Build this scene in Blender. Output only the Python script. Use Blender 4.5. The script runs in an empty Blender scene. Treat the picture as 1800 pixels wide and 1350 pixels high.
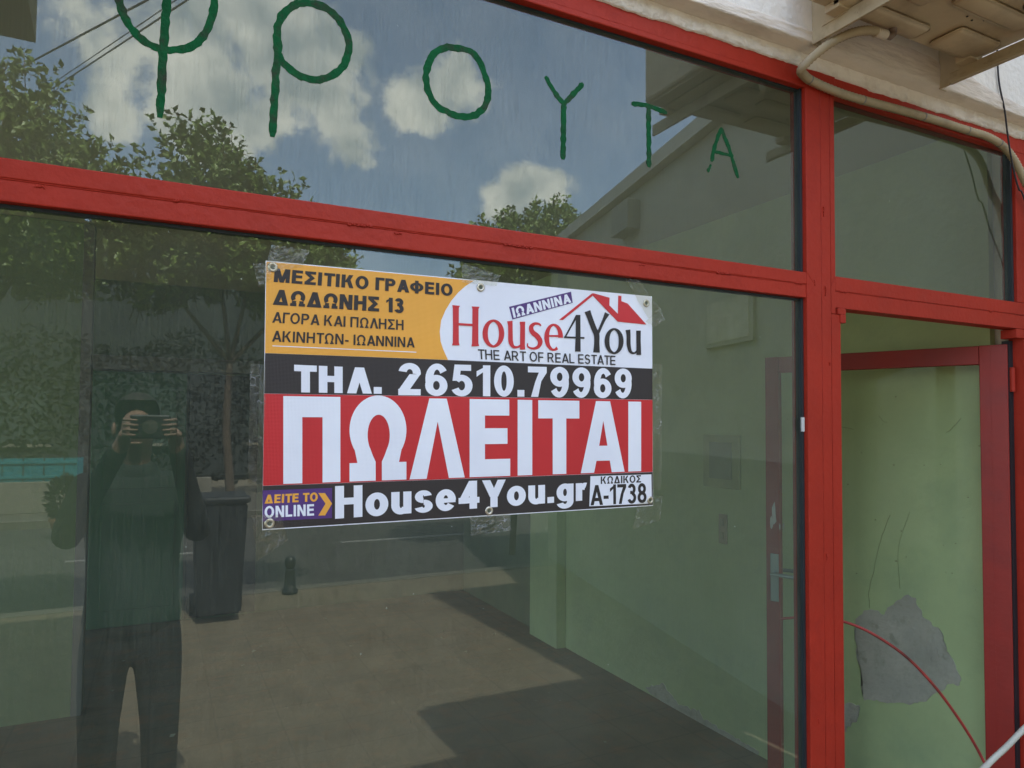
import bpy, bmesh, math, random
from mathutils import Vector, Matrix, noise
from math import radians as R_, sin, cos, pi
random.seed(7)
C = bpy.context.scene.collection
SC = bpy.context.scene

# ---------------------------------------------------------------- camera
CAM = Vector((0, -1.4, 1.68)); FPX = 1243.8; CX = 900.0; CY = 697.8
_y, _p, _r = .4651, .0359, -.0069
_f = Vector((sin(_y)*cos(_p), cos(_y)*cos(_p), sin(_p)))
_rt = Vector((cos(_y), -sin(_y), 0)); _dn = _f.cross(_rt)
VR = _rt*cos(_r) + _dn*sin(_r); VD = _dn*cos(_r) - _rt*sin(_r); VF = _f
cd = bpy.data.cameras.new('camera'); cam = bpy.data.objects.new('camera', cd); C.objects.link(cam)
cd.sensor_width = 36; cd.lens = FPX/1800*36; cd.shift_y = (CY-675)/1800
cd.clip_start = .02; cd.clip_end = 500
mw = Matrix((VR, -VD, -VF)).transposed().to_4x4(); mw.translation = CAM
cam.matrix_world = mw; SC.camera = cam

def P(px, py, y=0.0):
    """photo measurement -> (x, z) on the plane at depth y of the facade"""
    r = VR*((px-CX)/FPX) + VD*((py-CY)/FPX) + VF
    t = (y-CAM.y)/r.y
    return (CAM.x+r.x*t, CAM.z+r.z*t)
def W(px, py, y=0.0):
    x, z = P(px, py, y); return Vector((x, y, z))
def DIR(px, py):
    r = (VR*((px-CX)/FPX) + VD*((py-CY)/FPX) + VF).normalized()
    return Vector((r.x, -r.y, r.z))          # direction towards the street

# ---------------------------------------------------------------- light
SUN_EL = 59.0
SC.view_settings.view_transform = 'Standard'; SC.view_settings.look = 'None'
SC.view_settings.exposure = 2.35; SC.view_settings.gamma = 1
SC.cycles.max_bounces = 10; SC.cycles.transparent_max_bounces = 24
SC.cycles.glossy_bounces = 5; SC.cycles.diffuse_bounces = 6; SC.cycles.transmission_bounces = 6
SC.cycles.caustics_reflective = False; SC.cycles.caustics_refractive = False
sl = bpy.data.lights.new('sun', 'SUN'); so = bpy.data.objects.new('sun', sl); C.objects.link(so)
sl.energy = 2.4; sl.angle = R_(.53); sl.color = (1, .95, .87)
sd = Vector((-.03, -cos(R_(SUN_EL)), -sin(R_(SUN_EL)))).normalized()    # travels from behind the shop to the street
so.rotation_euler = sd.to_track_quat('-Z', 'Y').to_euler(); so.location = (0, 4, 12)

w = bpy.data.worlds.new('World'); SC.world = w; w.use_nodes = True
nt = w.node_tree; nt.nodes.clear(); N = nt.nodes.new; L = nt.links.new
out = N('ShaderNodeOutputWorld'); bg = N('ShaderNodeBackground'); bg.inputs[1].default_value = .15
sky = N('ShaderNodeTexSky'); sky.sky_type = 'NISHITA'; sky.sun_disc = False
sky.sun_elevation = R_(SUN_EL); sky.sun_rotation = R_(3.3); sky.altitude = 400; sky.air_density = 1.0; sky.dust_density = 4.0
tc = N('ShaderNodeTexCoord')
nz = N('ShaderNodeTexNoise'); nz.inputs['Scale'].default_value = 13; nz.inputs['Detail'].default_value = 9; nz.inputs['Roughness'].default_value = .62
L(tc.outputs['Generated'], nz.inputs['Vector'])
clouds = [((300, 70), 170), ((190, 200), 60), ((500, 60), 150), ((560, 130), 120), ((590, 210), 75), ((420, 210), 110), ((330, 180), 100),
          ((790, 140), 72), ((715, 175), 55), ((770, 195), 55), ((920, 330), 55), ((975, 335), 38), ((880, 355), 40), ((150, -250), 260), ((900, -350), 220)]
acc = None
def mth(op, a, b=None, c=None):
    m = N('ShaderNodeMath'); m.operation = op
    for i, v in enumerate((a, b, c)):
        if v is None: continue
        if isinstance(v, (int, float)): m.inputs[i].default_value = v
        else: L(v, m.inputs[i])
    return m.outputs[0]
for (c, r) in clouds:
    vd = N('ShaderNodeVectorMath'); vd.operation = 'DISTANCE'
    L(tc.outputs['Generated'], vd.inputs[0]); vd.inputs[1].default_value = DIR(*c)
    v = mth('MULTIPLY_ADD', vd.outputs['Value'], -1/(r/1330.0), 1.0)
    acc = v if acc is None else mth('SMOOTH_MAX', acc, v, .25)
nn = mth('MULTIPLY_ADD', nz.outputs['Fac'], 3.0, -1.55)
dens = mth('ADD', acc, nn)
mr = N('ShaderNodeMapRange'); mr.inputs['From Min'].default_value = -.02; mr.inputs['From Max'].default_value = .52
mr.inputs['To Min'].default_value = .12; mr.interpolation_type = 'SMOOTHSTEP'; L(dens, mr.inputs['Value'])
nz2 = N('ShaderNodeTexNoise'); nz2.inputs['Scale'].default_value = 14; nz2.inputs['Detail'].default_value = 6
L(tc.outputs['Generated'], nz2.inputs['Vector'])
cr = N('ShaderNodeValToRGB'); cr.color_ramp.elements[0].position = .35; cr.color_ramp.elements[1].position = .7
cr.color_ramp.elements[0].color = (3.0, 3.3, 3.5, 1); cr.color_ramp.elements[1].color = (7.4, 6.9, 6.3, 1)
L(nz2.outputs['Fac'], cr.inputs['Fac'])
mx = N('ShaderNodeMixRGB'); L(mr.outputs['Result'], mx.inputs['Fac']); L(sky.outputs['Color'], mx.inputs['Color1']); L(cr.outputs['Color'], mx.inputs['Color2'])
L(mx.outputs['Color'], bg.inputs['Color']); L(bg.outputs[0], out.inputs[0])

# ---------------------------------------------------------------- materials
def mat(name, base, rough=.7, var=.12, scale=6, bump=0.0, bscale=40, dark=None, dscale=3, damt=0.0, metal=0.0, spec=.5, stretch=(1, 1, 1), rust=None, ruststart=.62):
    m = bpy.data.materials.new(name); m.use_nodes = True; t = m.node_tree; n = t.nodes.new; l = t.links.new
    b = t.nodes['Principled BSDF']; b.inputs['Roughness'].default_value = rough; b.inputs['Metallic'].default_value = metal
    b.inputs['Specular IOR Level'].default_value = spec
    co = n('ShaderNodeTexCoord'); mp = n('ShaderNodeMapping'); mp.inputs['Scale'].default_value = stretch
    l(co.outputs['Object'], mp.inputs['Vector'])
    z = n('ShaderNodeTexNoise'); z.inputs['Scale'].default_value = scale; z.inputs['Detail'].default_value = 8; z.inputs['Roughness'].default_value = .6
    l(mp.outputs[0], z.inputs['Vector'])
    r = n('ShaderNodeValToRGB'); e = r.color_ramp.elements
    e[0].position = .3; e[1].position = .7
    e[0].color = tuple(max(0, c*(1-var)) for c in base)+(1,); e[1].color = tuple(min(1, c*(1+var)) for c in base)+(1,)
    l(z.outputs['Fac'], r.inputs['Fac']); col = r.outputs['Color']
    for (cc, sc, am, st) in ((dark, dscale, damt, None), (rust, 12, .9, ruststart)):
        if cc is None: continue
        z2 = n('ShaderNodeTexNoise'); z2.inputs['Scale'].default_value = sc; z2.inputs['Detail'].default_value = 10; z2.inputs['Roughness'].default_value = .68
        l(mp.outputs[0], z2.inputs['Vector'])
        r2 = n('ShaderNodeValToRGB'); r2.color_ramp.elements[0].position = st if st else .5; r2.color_ramp.elements[1].position = (st+.06) if st else .68
        l(z2.outputs['Fac'], r2.inputs['Fac'])
        ml = n('ShaderNodeMath'); ml.operation = 'MULTIPLY'; l(r2.outputs['Color'], ml.inputs[0]); ml.inputs[1].default_value = am
        mx = n('ShaderNodeMixRGB'); l(ml.outputs[0], mx.inputs['Fac']); l(col, mx.inputs['Color1']); mx.inputs['Color2'].default_value = tuple(cc)+(1,)
        col = mx.outputs['Color']
    l(col, b.inputs['Base Color'])
    rr = n('ShaderNodeMapRange'); rr.inputs['To Min'].default_value = max(.02, rough-.1); rr.inputs['To Max'].default_value = min(1, rough+.12)
    l(z.outputs['Fac'], rr.inputs['Value']); l(rr.outputs[0], b.inputs['Roughness'])
    if bump:
        zb = n('ShaderNodeTexNoise'); zb.inputs['Scale'].default_value = bscale; zb.inputs['Detail'].default_value = 6
        l(mp.outputs[0], zb.inputs['Vector'])
        bp = n('ShaderNodeBump'); bp.inputs['Strength'].default_value = bump; bp.inputs['Distance'].default_value = .01
        l(zb.outputs['Fac'], bp.inputs['Height']); l(bp.outputs[0], b.inputs['Normal'])
    return m

RED = mat('red_paint', (.38, .026, .011), .55, .14, 5, .22, 50, dark=(.22, .015, .009), dscale=10, damt=.4, rust=(.42, .27, .22), ruststart=.715, spec=.28)
REDD = mat('red_paint_door', (.26, .015, .008), .5, .10, 9, .10, 60, dark=(.18, .013, .01), dscale=7, damt=.5, rust=(.08, .05, .04), ruststart=.70)
WALLW = mat('white_plaster', (.82, .78, .71), .85, .05, 5, .5, 45, dark=(.58, .52, .44), dscale=6, damt=.45)
WALLR = mat('rough_plaster', (.74, .66, .56), .9, .10, 8, .8, 30, dark=(.46, .38, .30), dscale=9, damt=.55, stretch=(.5, 1, 2.5))
GREEN = mat('green_distemper', (.56, .69, .36), .85, .12, 1.2, .3, 18, dark=(.40, .54, .32), dscale=2.2, damt=.45, rust=(.38, .46, .25), ruststart=.72)
GREEND = mat('green_door_paint', (.10, .26, .14), .5, .10, 3, .1, 20, stretch=(1, 1, .2))
PLAST = mat('bare_plaster', (.60, .59, .50), .95, .22, 7, .5, 60, dark=(.38, .38, .30), dscale=14, damt=.8, rust=(.42, .42, .34), ruststart=.62)
CEIL = mat('ceiling_paint', (.70, .62, .48), .9, .04, 3)
FLOOR = mat('shop_floor', (.17, .13, .085), .8, .25, 4, .2, 30, dark=(.30, .14, .06), dscale=5, damt=.7)
TRIM = mat('grey_trim', (.26, .24, .22), .7, .08, 4)
DARKW = mat('dark_brown', (.045, .035, .03), .7, .2, 6, stretch=(1, 1, .15))
CREAM = mat('cream_enamel', (.56, .46, .30), .5, .07, 6, .05, 40, dark=(.33, .26, .17), dscale=5, damt=.55, rust=(.13, .055, .025), ruststart=.66)
CREAMB = mat('cream_bracket', (.47, .39, .25), .55, .10, 8, .08, 40, dark=(.28, .21, .12), dscale=11, damt=.75, rust=(.12, .05, .025), ruststart=.60)
HOSE = mat('beige_hose', (.42, .34, .21), .6, .10, 18, 0, 10, dark=(.22, .17, .11), dscale=12, damt=.5)
HOSEW = mat('white_hose', (.55, .54, .45), .55, .06, 10, dark=(.35, .32, .25), dscale=20, damt=.4)
BLACKC = mat('black_cable', (.015, .013, .02), .45, .1, 10)
REDC = mat('red_painted_cable', (.34, .035, .028), .45, .12, 20, dark=(.02, .015, .012), dscale=9, damt=.9, rust=(.5, .45, .4), ruststart=.72)
METAL = mat('grey_metal', (.4, .38, .33), .35, .1, 20, metal=.9)
BRASS = mat('nickel_eyelet', (.62, .58, .48), .3, .08, 40, metal=.85)
DARK = mat('dark_gap', (.012, .014, .018), .6, .2, 4)
TAPEW = mat('cloth_wrap_tape', (.62, .55, .44), .7, .1, 30, .3, 90)
PAINTG = mat('green_brush_paint', (.004, .088, .027), .85, .25, 25, .4, 90, dark=(.040, .038, .028), dscale=22, damt=.85, spec=.2)
PAPER = mat('white_smear', (.55, .58, .57), .7, .1, 30)
KERB = mat('kerb_stone', (.13, .118, .09), .85, .08, 6, .3, 40)
PAVE = mat('pavement_tiles', (.17, .135, .085), .85, .15, 3, .2, 40, dark=(.12, .085, .05), dscale=2.2, damt=.6, rust=(.23, .15, .08), ruststart=.60)
ASPH = mat('asphalt', (.062, .057, .047), .9, .12, 3, .3, 80, dark=(.045, .042, .035), dscale=1.2, damt=.5)
CONC = mat('low_wall_concrete', (.20, .18, .14), .9, .1, 5, .3, 40)
TEAL = mat('turquoise_paint', (.01, .17, .19), .5, .1, 5)
NEIGH = mat('neighbour_render', (.56, .53, .42), .9, .05, 3, .3, 40, dark=(.49, .46, .36), dscale=2, damt=.4)
LEDGE = mat('roof_edge_paint', (.62, .58, .47), .8, .05, 5)
OLIVE = mat('olive_canvas', (.14, .14, .085), .9, .1, 8)
BARK = mat('bark', (.12, .085, .06), .95, .25, 20, .8, 30)
LEAF1 = mat('citrus_leaf', (.14, .20, .035), .45, .45, 9, spec=.5)
LEAF2 = mat('hedge_leaf', (.009, .013, .008), .7, .35, 5)
CLOTHJ = mat('dark_jacket_cloth', (.018, .022, .022), .9, .2, 30)
CLOTHT = mat('dark_trouser_cloth', (.016, .02, .024), .9, .2, 30)
SKIN = mat('skin', (.30, .18, .125), .55, .06, 20)
HAIR = mat('hair', (.03, .02, .015), .6, .2, 40)
BIN = mat('dark_bin_plastic', (.02, .022, .026), .5, .15, 8)
for mm, tv in ((LEAF1, .25),):
    b = mm.node_tree.nodes['Principled BSDF']; b.inputs['Subsurface Weight'].default_value = 0

def flat_mat(name, col, rough=.45, weave=True):
    m = bpy.data.materials.new(name); m.use_nodes = True; t = m.node_tree; n = t.nodes.new; l = t.links.new
    b = t.nodes['Principled BSDF']; b.inputs['Roughness'].default_value = rough
    co = n('ShaderNodeTexCoord'); z = n('ShaderNodeTexNoise'); z.inputs['Scale'].default_value = 5; z.inputs['Detail'].default_value = 4
    l(co.outputs['Object'], z.inputs['Vector'])
    r = n('ShaderNodeValToRGB'); e = r.color_ramp.elements; e[0].position = .3; e[1].position = .7
    e[0].color = tuple(c*.93 for c in col)+(1,); e[1].color = tuple(min(1, c*1.04) for c in col)+(1,)
    l(z.outputs['Fac'], r.inputs['Fac']); l(r.outputs[0], b.inputs['Base Color'])
    if weave:
        wv = []
        for ax in ('X', 'Z'):
            a = n('ShaderNodeTexWave'); a.bands_direction = ax; a.inputs['Scale'].default_value = 120; l(co.outputs['Object'], a.inputs['Vector']); wv.append(a)
        ad = n('ShaderNodeMath'); ad.operation = 'ADD'; l(wv[0].outputs['Fac'], ad.inputs[0]); l(wv[1].outputs['Fac'], ad.inputs[1])
        z3 = n('ShaderNodeTexNoise'); z3.inputs['Scale'].default_value = 5; l(co.outputs['Object'], z3.inputs['Vector'])
        m3 = n('ShaderNodeMath'); m3.operation = 'MULTIPLY_ADD'; l(z3.outputs['Fac'], m3.inputs[0]); m3.inputs[1].default_value = 26; l(ad.outputs[0], m3.inputs[2])
        bp = n('ShaderNodeBump'); bp.inputs['Strength'].default_value = .3; bp.inputs['Distance'].default_value = .0006
        l(m3.outputs[0], bp.inputs['Height']); l(bp.outputs[0], b.inputs['Normal'])
    return m
S_WHITE = flat_mat('banner_white', (.87, .90, .99)); S_YEL = flat_mat('banner_yellow', (.88, .42, .055))
S_BLK = flat_mat('banner_black', (.030, .024, .023)); S_RED = flat_mat('banner_red', (.58, .022, .026))
S_PUR = flat_mat('banner_purple', (.09, .035, .19)); S_INK = flat_mat('banner_ink', (.022, .018, .017)); S_LRED = flat_mat('banner_logo_red', (.62, .028, .035))

def glass_mat(name, refl=.13, dust=.06, tint=(.86, .93, .88), mult=1.7):
    m = bpy.data.materials.new(name); m.use_nodes = True; t = m.node_tree; t.nodes.clear(); n = t.nodes.new; l = t.links.new
    o = n('ShaderNodeOutputMaterial'); tr = n('ShaderNodeBsdfTransparent'); tr.inputs[0].default_value = tint+(1,)
    gl = n('ShaderNodeBsdfGlossy'); gl.inputs['Roughness'].default_value = 0.0; gl.inputs[0].default_value = (.85, .95, .93, 1)
    df = n('ShaderNodeBsdfDiffuse'); df.inputs[0].default_value = (.33, .38, .31, 1)
    fr = n('ShaderNodeFresnel'); fr.inputs['IOR'].default_value = 1.5
    ma = n('ShaderNodeMath'); ma.operation = 'MULTIPLY_ADD'; l(fr.outputs[0], ma.inputs[0]); ma.inputs[1].default_value = mult; ma.inputs[2].default_value = refl-.04*mult
    cl = n('ShaderNodeClamp'); l(ma.outputs[0], cl.inputs[0])
    co = n('ShaderNodeTexCoord'); mp = n('ShaderNodeMapping'); mp.inputs['Scale'].default_value = (150, 1, 5); l(co.outputs['Object'], mp.inputs[0])
    z = n('ShaderNodeTexNoise'); z.inputs['Scale'].default_value = 2.2; z.inputs['Detail'].default_value = 7; z.inputs['Roughness'].default_value = .7; l(mp.outputs[0], z.inputs['Vector'])
    z2 = n('ShaderNodeTexNoise'); z2.inputs['Scale'].default_value = 2.5; z2.inputs['Detail'].default_value = 5; l(co.outputs['Object'], z2.inputs['Vector'])
    z4 = n('ShaderNodeTexNoise'); z4.inputs['Scale'].default_value = 260; z4.inputs['Detail'].default_value = 2; l(co.outputs['Object'], z4.inputs['Vector'])
    m1 = n('ShaderNodeMath'); m1.operation = 'MULTIPLY'; l(z.outputs['Fac'], m1.inputs[0]); l(z2.outputs['Fac'], m1.inputs[1])
    r = n('ShaderNodeMapRange'); r.inputs['From Min'].default_value = .1; r.inputs['From Max'].default_value = .42
    r.inputs['To Min'].default_value = dust*.45; r.inputs['To Max'].default_value = dust*1.7; l(m1.outputs[0], r.inputs['Value'])
    # speckles of old paint and dirt
    vo = n('ShaderNodeTexVoronoi'); vo.inputs['Scale'].default_value = 11; l(co.outputs['Object'], vo.inputs['Vector'])
    lt = n('ShaderNodeMath'); lt.operation = 'LESS_THAN'; l(vo.outputs['Distance'], lt.inputs[0]); lt.inputs[1].default_value = .016
    sp = n('ShaderNodeMath'); sp.operation = 'MULTIPLY_ADD'; l(lt.outputs[0], sp.inputs[0]); sp.inputs[1].default_value = .8; l(r.outputs[0], sp.inputs[2])
    st = n('ShaderNodeMapRange'); st.inputs['From Min'].default_value = .25; st.inputs['From Max'].default_value = .75; st.inputs['To Min'].default_value = .78; st.inputs['To Max'].default_value = 1.18; l(z.outputs['Fac'], st.inputs['Value'])
    fs = n('ShaderNodeMath'); fs.operation = 'MULTIPLY'; l(cl.outputs[0], fs.inputs[0]); l(st.outputs[0], fs.inputs[1])
    x1 = n('ShaderNodeMixShader'); l(fs.outputs[0], x1.inputs[0]); l(tr.outputs[0], x1.inputs[1]); l(gl.outputs[0], x1.inputs[2])
    # dust dims the reflection in streaks too
    x2 = n('ShaderNodeMixShader'); l(sp.outputs[0], x2.inputs[0]); l(x1.outputs[0], x2.inputs[1]); l(df.outputs[0], x2.inputs[2])
    # faint waviness
    zb = n('ShaderNodeTexNoise'); zb.inputs['Scale'].default_value = 1.3; l(co.outputs['Object'], zb.inputs['Vector'])
    bp = n('ShaderNodeBump'); bp.inputs['Strength'].default_value = .05; bp.inputs['Distance'].default_value = .003; l(zb.outputs['Fac'], bp.inputs['Height'])
    l(bp.outputs[0], gl.inputs['Normal'])
    l(x2.outputs[0], o.inputs[0]); return m
GLASS = glass_mat('dusty_glass', .100, .085, (.57, .665, .605), 1.05); GLASSD = glass_mat('door_glass', .006, .02, (.95, .96, .94), .12)

def tape_mat():
    m = bpy.data.materials.new('clear_tape'); m.use_nodes = True; t = m.node_tree; t.nodes.clear(); n = t.nodes.new; l = t.links.new
    o = n('ShaderNodeOutputMaterial'); tr = n('ShaderNodeBsdfTransparent'); tr.inputs[0].default_value = (.93, .92, .86, 1)
    gl = n('ShaderNodeBsdfGlossy'); gl.inputs['Roughness'].default_value = .28
    df = n('ShaderNodeBsdfDiffuse'); df.inputs[0].default_value = (.75, .78, .80, 1)
    co = n('ShaderNodeTexCoord'); z = n('ShaderNodeTexVoronoi'); z.feature = 'DISTANCE_TO_EDGE'; z.inputs['Scale'].default_value = 55
    nz = n('ShaderNodeTexNoise'); nz.inputs['Scale'].default_value = 30; l(co.outputs['Object'], nz.inputs['Vector'])
    mv = n('ShaderNodeMixRGB'); mv.inputs[0].default_value = .06; l(co.outputs['Object'], mv.inputs[1]); l(nz.outputs['Color'], mv.inputs[2]); l(mv.outputs[0], z.inputs['Vector'])
    r = n('ShaderNodeValToRGB'); r.color_ramp.elements[0].position = 0; r.color_ramp.elements[0].color = (.38, .38, .38, 1); r.color_ramp.elements[1].position = .035; r.color_ramp.elements[1].color = (.015, .015, .015, 1)
    l(z.outputs['Distance'], r.inputs[0])
    n2 = n('ShaderNodeTexNoise'); n2.inputs['Scale'].default_value = 22; l(co.outputs['Object'], n2.inputs['Vector'])
    mk = n('ShaderNodeMapRange'); mk.inputs['From Min'].default_value = .50; mk.inputs['From Max'].default_value = .66; l(n2.outputs['Fac'], mk.inputs['Value'])
    mm = n('ShaderNodeMath'); mm.operation = 'MULTIPLY'; l(r.outputs[0], mm.inputs[0]); l(mk.outputs[0], mm.inputs[1])
    x1 = n('ShaderNodeMixShader'); x1.inputs[0].default_value = .07; l(tr.outputs[0], x1.inputs[1]); l(gl.outputs[0], x1.inputs[2])
    x2 = n('ShaderNodeMixShader'); l(mm.outputs[0], x2.inputs[0]); l(x1.outputs[0], x2.inputs[1]); l(df.outputs[0], x2.inputs[2])
    l(x2.outputs[0], o.inputs[0]); return m
TAPE = tape_mat()

def split_loose(o):
    """make every separate piece of a mesh a part of its own (same name, Blender's suffix)"""
    bm = bmesh.new(); bm.from_mesh(o.data); bm.verts.ensure_lookup_table(); seen = set(); groups = []
    for v in bm.verts:
        if v.index in seen: continue
        st = [v]; g = set()
        while st:
            a = st.pop()
            if a.index in g: continue
            g.add(a.index); st += [e.other_vert(a) for e in a.link_edges]
        seen |= g; groups.append(g)
    for k, g in enumerate(groups):
        b2 = bm.copy(); b2.verts.ensure_lookup_table(); bmesh.ops.delete(b2, geom=[v for v in b2.verts if v.index not in g], context='VERTS')
        if k == 0: first = b2; continue
        me = o.data.copy(); b2.to_mesh(me); b2.free(); c = o.copy(); c.data = me; C.objects.link(c)
    first.to_mesh(o.data); first.free(); bm.free()
# ---------------------------------------------------------------- mesh helpers
def obj(name, bm, m, parent=None, smooth=False):
    me = bpy.data.meshes.new(name); bm.normal_update(); bm.to_mesh(me); bm.free()
    for mm in (m if isinstance(m, (list, tuple)) else [m]): me.materials.append(mm)
    if smooth:
        for p in me.polygons: p.use_smooth = True
    o = bpy.data.objects.new(name, me); C.objects.link(o)
    if parent: o.parent = parent; o.matrix_parent_inverse = Matrix.Identity(4)
    return o
def thing(name, label, cat, loc=(0, 0, 0), group=None):
    o = bpy.data.objects.new(name, None); C.objects.link(o); o.location = loc; o.empty_display_size = .1
    o['label'] = label; o['category'] = cat
    if group: o['group'] = group
    return o
def tag(o, label, cat, group=None):
    o['label'] = label; o['category'] = cat
    if group: o['group'] = group
    return o
def struct(o): o['kind'] = 'structure'; return o
def BM(): return bmesh.new()
def box(bm, a, b, bev=0.0, mi=0, off=(0, 0, 0)):
    off = Vector(off); n0 = set(bm.faces)
    vs = [bm.verts.new(Vector((x, y, z))-off) for x in (a[0], b[0]) for y in (a[1], b[1]) for z in (a[2], b[2])]
    fs = [bm.faces.new([vs[i] for i in q]) for q in ((0, 1, 3, 2), (4, 6, 7, 5), (0, 4, 5, 1), (2, 3, 7, 6), (0, 2, 6, 4), (1, 5, 7, 3))]
    if bev:
        es = list({e for f in fs for e in f.edges})
        bmesh.ops.bevel(bm, geom=es, offset=bev, segments=2, affect='EDGES', profile=.5)
    for f in bm.faces:
        if f not in n0: f.material_index = mi
    bmesh.ops.recalc_face_normals(bm, faces=[f for f in bm.faces if f not in n0])
    return bm
def prism(bm, pts, y0, y1, mi=0):
    """pts (x,z) polygon extruded from y0 to y1 (y0 in front)"""
    f0 = [bm.verts.new((x, y0, z)) for x, z in pts]; f1 = [bm.verts.new((x, y1, z)) for x, z in pts]
    n = len(pts); fs = [bm.faces.new(f0), bm.faces.new(f1[::-1])]
    for i in range(n): fs.append(bm.faces.new([f0[i], f1[i], f1[(i+1) % n], f0[(i+1) % n]]))
    for f in fs: f.material_index = mi
    bmesh.ops.recalc_face_normals(bm, faces=fs); return bm
def tube(bm, pts, r, seg=10, ridge=0.0, step=None, mi=0, closed=False):
    """swept tube along pts; ridge -> corrugation"""
    pts = [Vector(p) for p in pts]
    if step:
        q = [pts[0]]; acc = 0
        for a, b in zip(pts, pts[1:]):
            n = max(1, int((b-a).length/step))
            q += [a+(b-a)*(i+1)/n for i in range(n)]
        pts = q
    rings = []; up = Vector((.13, .2, 1)).normalized()
    for i, p in enumerate(pts):
        t = (pts[min(i+1, len(pts)-1)]-pts[max(i-1, 0)]).normalized()
        a = t.cross(up)
        if a.length < .05: a = t.cross(Vector((1, 0, 0)))
        a.normalize(); b = t.cross(a)
        rr = (r(i/(len(pts)-1)) if callable(r) else r) + (ridge if i % 2 else 0)
        rings.append([bm.verts.new(p+a*rr*cos(2*pi*k/seg)+b*rr*sin(2*pi*k/seg)) for k in range(seg)])
    fs = []
    for A, B in zip(rings, rings[1:]):
        for k in range(seg): fs.append(bm.faces.new([A[k], A[(k+1) % seg], B[(k+1) % seg], B[k]]))
    fs.append(bm.faces.new(rings[0][::-1])); fs.append(bm.faces.new(rings[-1]))
    for f in fs: f.material_index = mi
    bmesh.ops.recalc_face_normals(bm, faces=fs); return bm
def spline(pts, n=12):
    pts = [Vector(p) for p in pts]; P_ = [pts[0]*2-pts[1]]+pts+[pts[-1]*2-pts[-2]]; o = []
    for i in range(1, len(P_)-2):
        a, b, c, d = P_[i-1:i+3]
        for k in range(n):
            t = k/n; o.append(.5*((2*b)+(c-a)*t+(2*a-5*b+4*c-d)*t*t+(3*b-a-3*c+d)*t**3))
    o.append(pts[-1]); return o
def lathe(bm, prof, c, seg=24, mi=0):
    rings = [[bm.verts.new((c[0]+r*cos(2*pi*k/seg), c[1]+r*sin(2*pi*k/seg), c[2]+z)) for k in range(seg)] for r, z in prof]
    fs = []
    for A, B in zip(rings, rings[1:]):
        for k in range(seg): fs.append(bm.faces.new([A[k], A[(k+1) % seg], B[(k+1) % seg], B[k]]))
    fs += [bm.faces.new(rings[0][::-1]), bm.faces.new(rings[-1])]
    bmesh.ops.recalc_face_normals(bm, faces=fs); return bm
def nf(x, s=1, o=0): return noise.noise(Vector((x*s, o*7.3, 1.7)))

# ================================================================ SETTING: ground
b = BM(); box(b, (-60, -60, -.5), (60, 60, -.16)); struct(obj('ground', b, mat('earth', (.20, .17, .12), .95, .2, .5)))
b = BM(); box(b, (-40, -5.86, -.4), (14, .0, -.004)); pv = struct(obj('pavement', b, PAVE))
def tiled(m, sx, sy, w=.012, k=.87):
    t = m.node_tree; n = t.nodes.new; l = t.links.new; bs = t.nodes['Principled BSDF']
    src = bs.inputs['Base Color'].links[0].from_socket
    co = n('ShaderNodeTexCoord'); br = n('ShaderNodeTexBrick'); br.offset = 0
    br.inputs['Scale'].default_value = 1; br.inputs['Brick Width'].default_value = sx; br.inputs['Row Height'].default_value = sy; br.inputs['Mortar Size'].default_value = w
    br.inputs['Color1'].default_value = (1, 1, 1, 1); br.inputs['Color2'].default_value = (.93, .93, .93, 1); br.inputs['Mortar'].default_value = (k, k, k, 1)
    l(co.outputs['Object'], br.inputs['Vector'])
    mx = n('ShaderNodeMixRGB'); mx.blend_type = 'MULTIPLY'; mx.inputs[0].default_value = 1; l(src, mx.inputs[1]); l(br.outputs['Color'], mx.inputs[2]); l(mx.outputs[0], bs.inputs['Base Color'])
tiled(PAVE, .4, .4); tiled(FLOOR, .33, .33, .006, .75)
b = BM(); box(b, (-40, -6.02, -.4), (14, -5.863, .006), .01); struct(obj('kerb', b, KERB))
b = BM(); box(b, (-40, -12.6, -.45), (60, -6.023, -.13)); struct(obj('road', b, ASPH))
b = BM()
for i in range(12): box(b, (-22+i*3.5, -9.25, -.1299), (-20+i*3.5, -9.13, -.126))
struct(obj('road_marking', b, mat('road_paint', (.20, .19, .17), .8)))
b = BM(); box(b, (-40, -16, -.45), (60, -12.75, -.01)); struct(obj('far_pavement', b, mat('far_paving', (.10, .088, .065), .9, .12, 2)))
b = BM(); box(b, (-40, -12.747, -.4), (60, -12.603, .0), .01); struct(obj('far_kerb', b, KERB))

# ================================================================ SHOP BUILDING
shop = thing('shop_building', 'white plastered single-storey shop building with green painted interior behind the red frame', 'building')
YF = -.05
b = BM()
prism(b, [(-3.6, 2.735), (3.9, 2.735), (3.9, 8.6), (2.72, 8.6), (2.72, 4.2), (1.6, 4.2), (1.6, 3.1), (-.06, 3.1), (-.06, 9.4), (-3.6, 9.4)], YF, .15)  # tall end blocks are added out of view to shade the mirrored pavement
obj('upper_wall_with_shade_blocks', b, WALLW, shop)
b = BM(); box(b, (-3.6, -.02, 0), (-1.75, .15, 2.733)); box(b, (2.80, -.02, 0), (2.99, .15, 2.733)); obj('pier', b, WALLW, shop)
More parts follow.
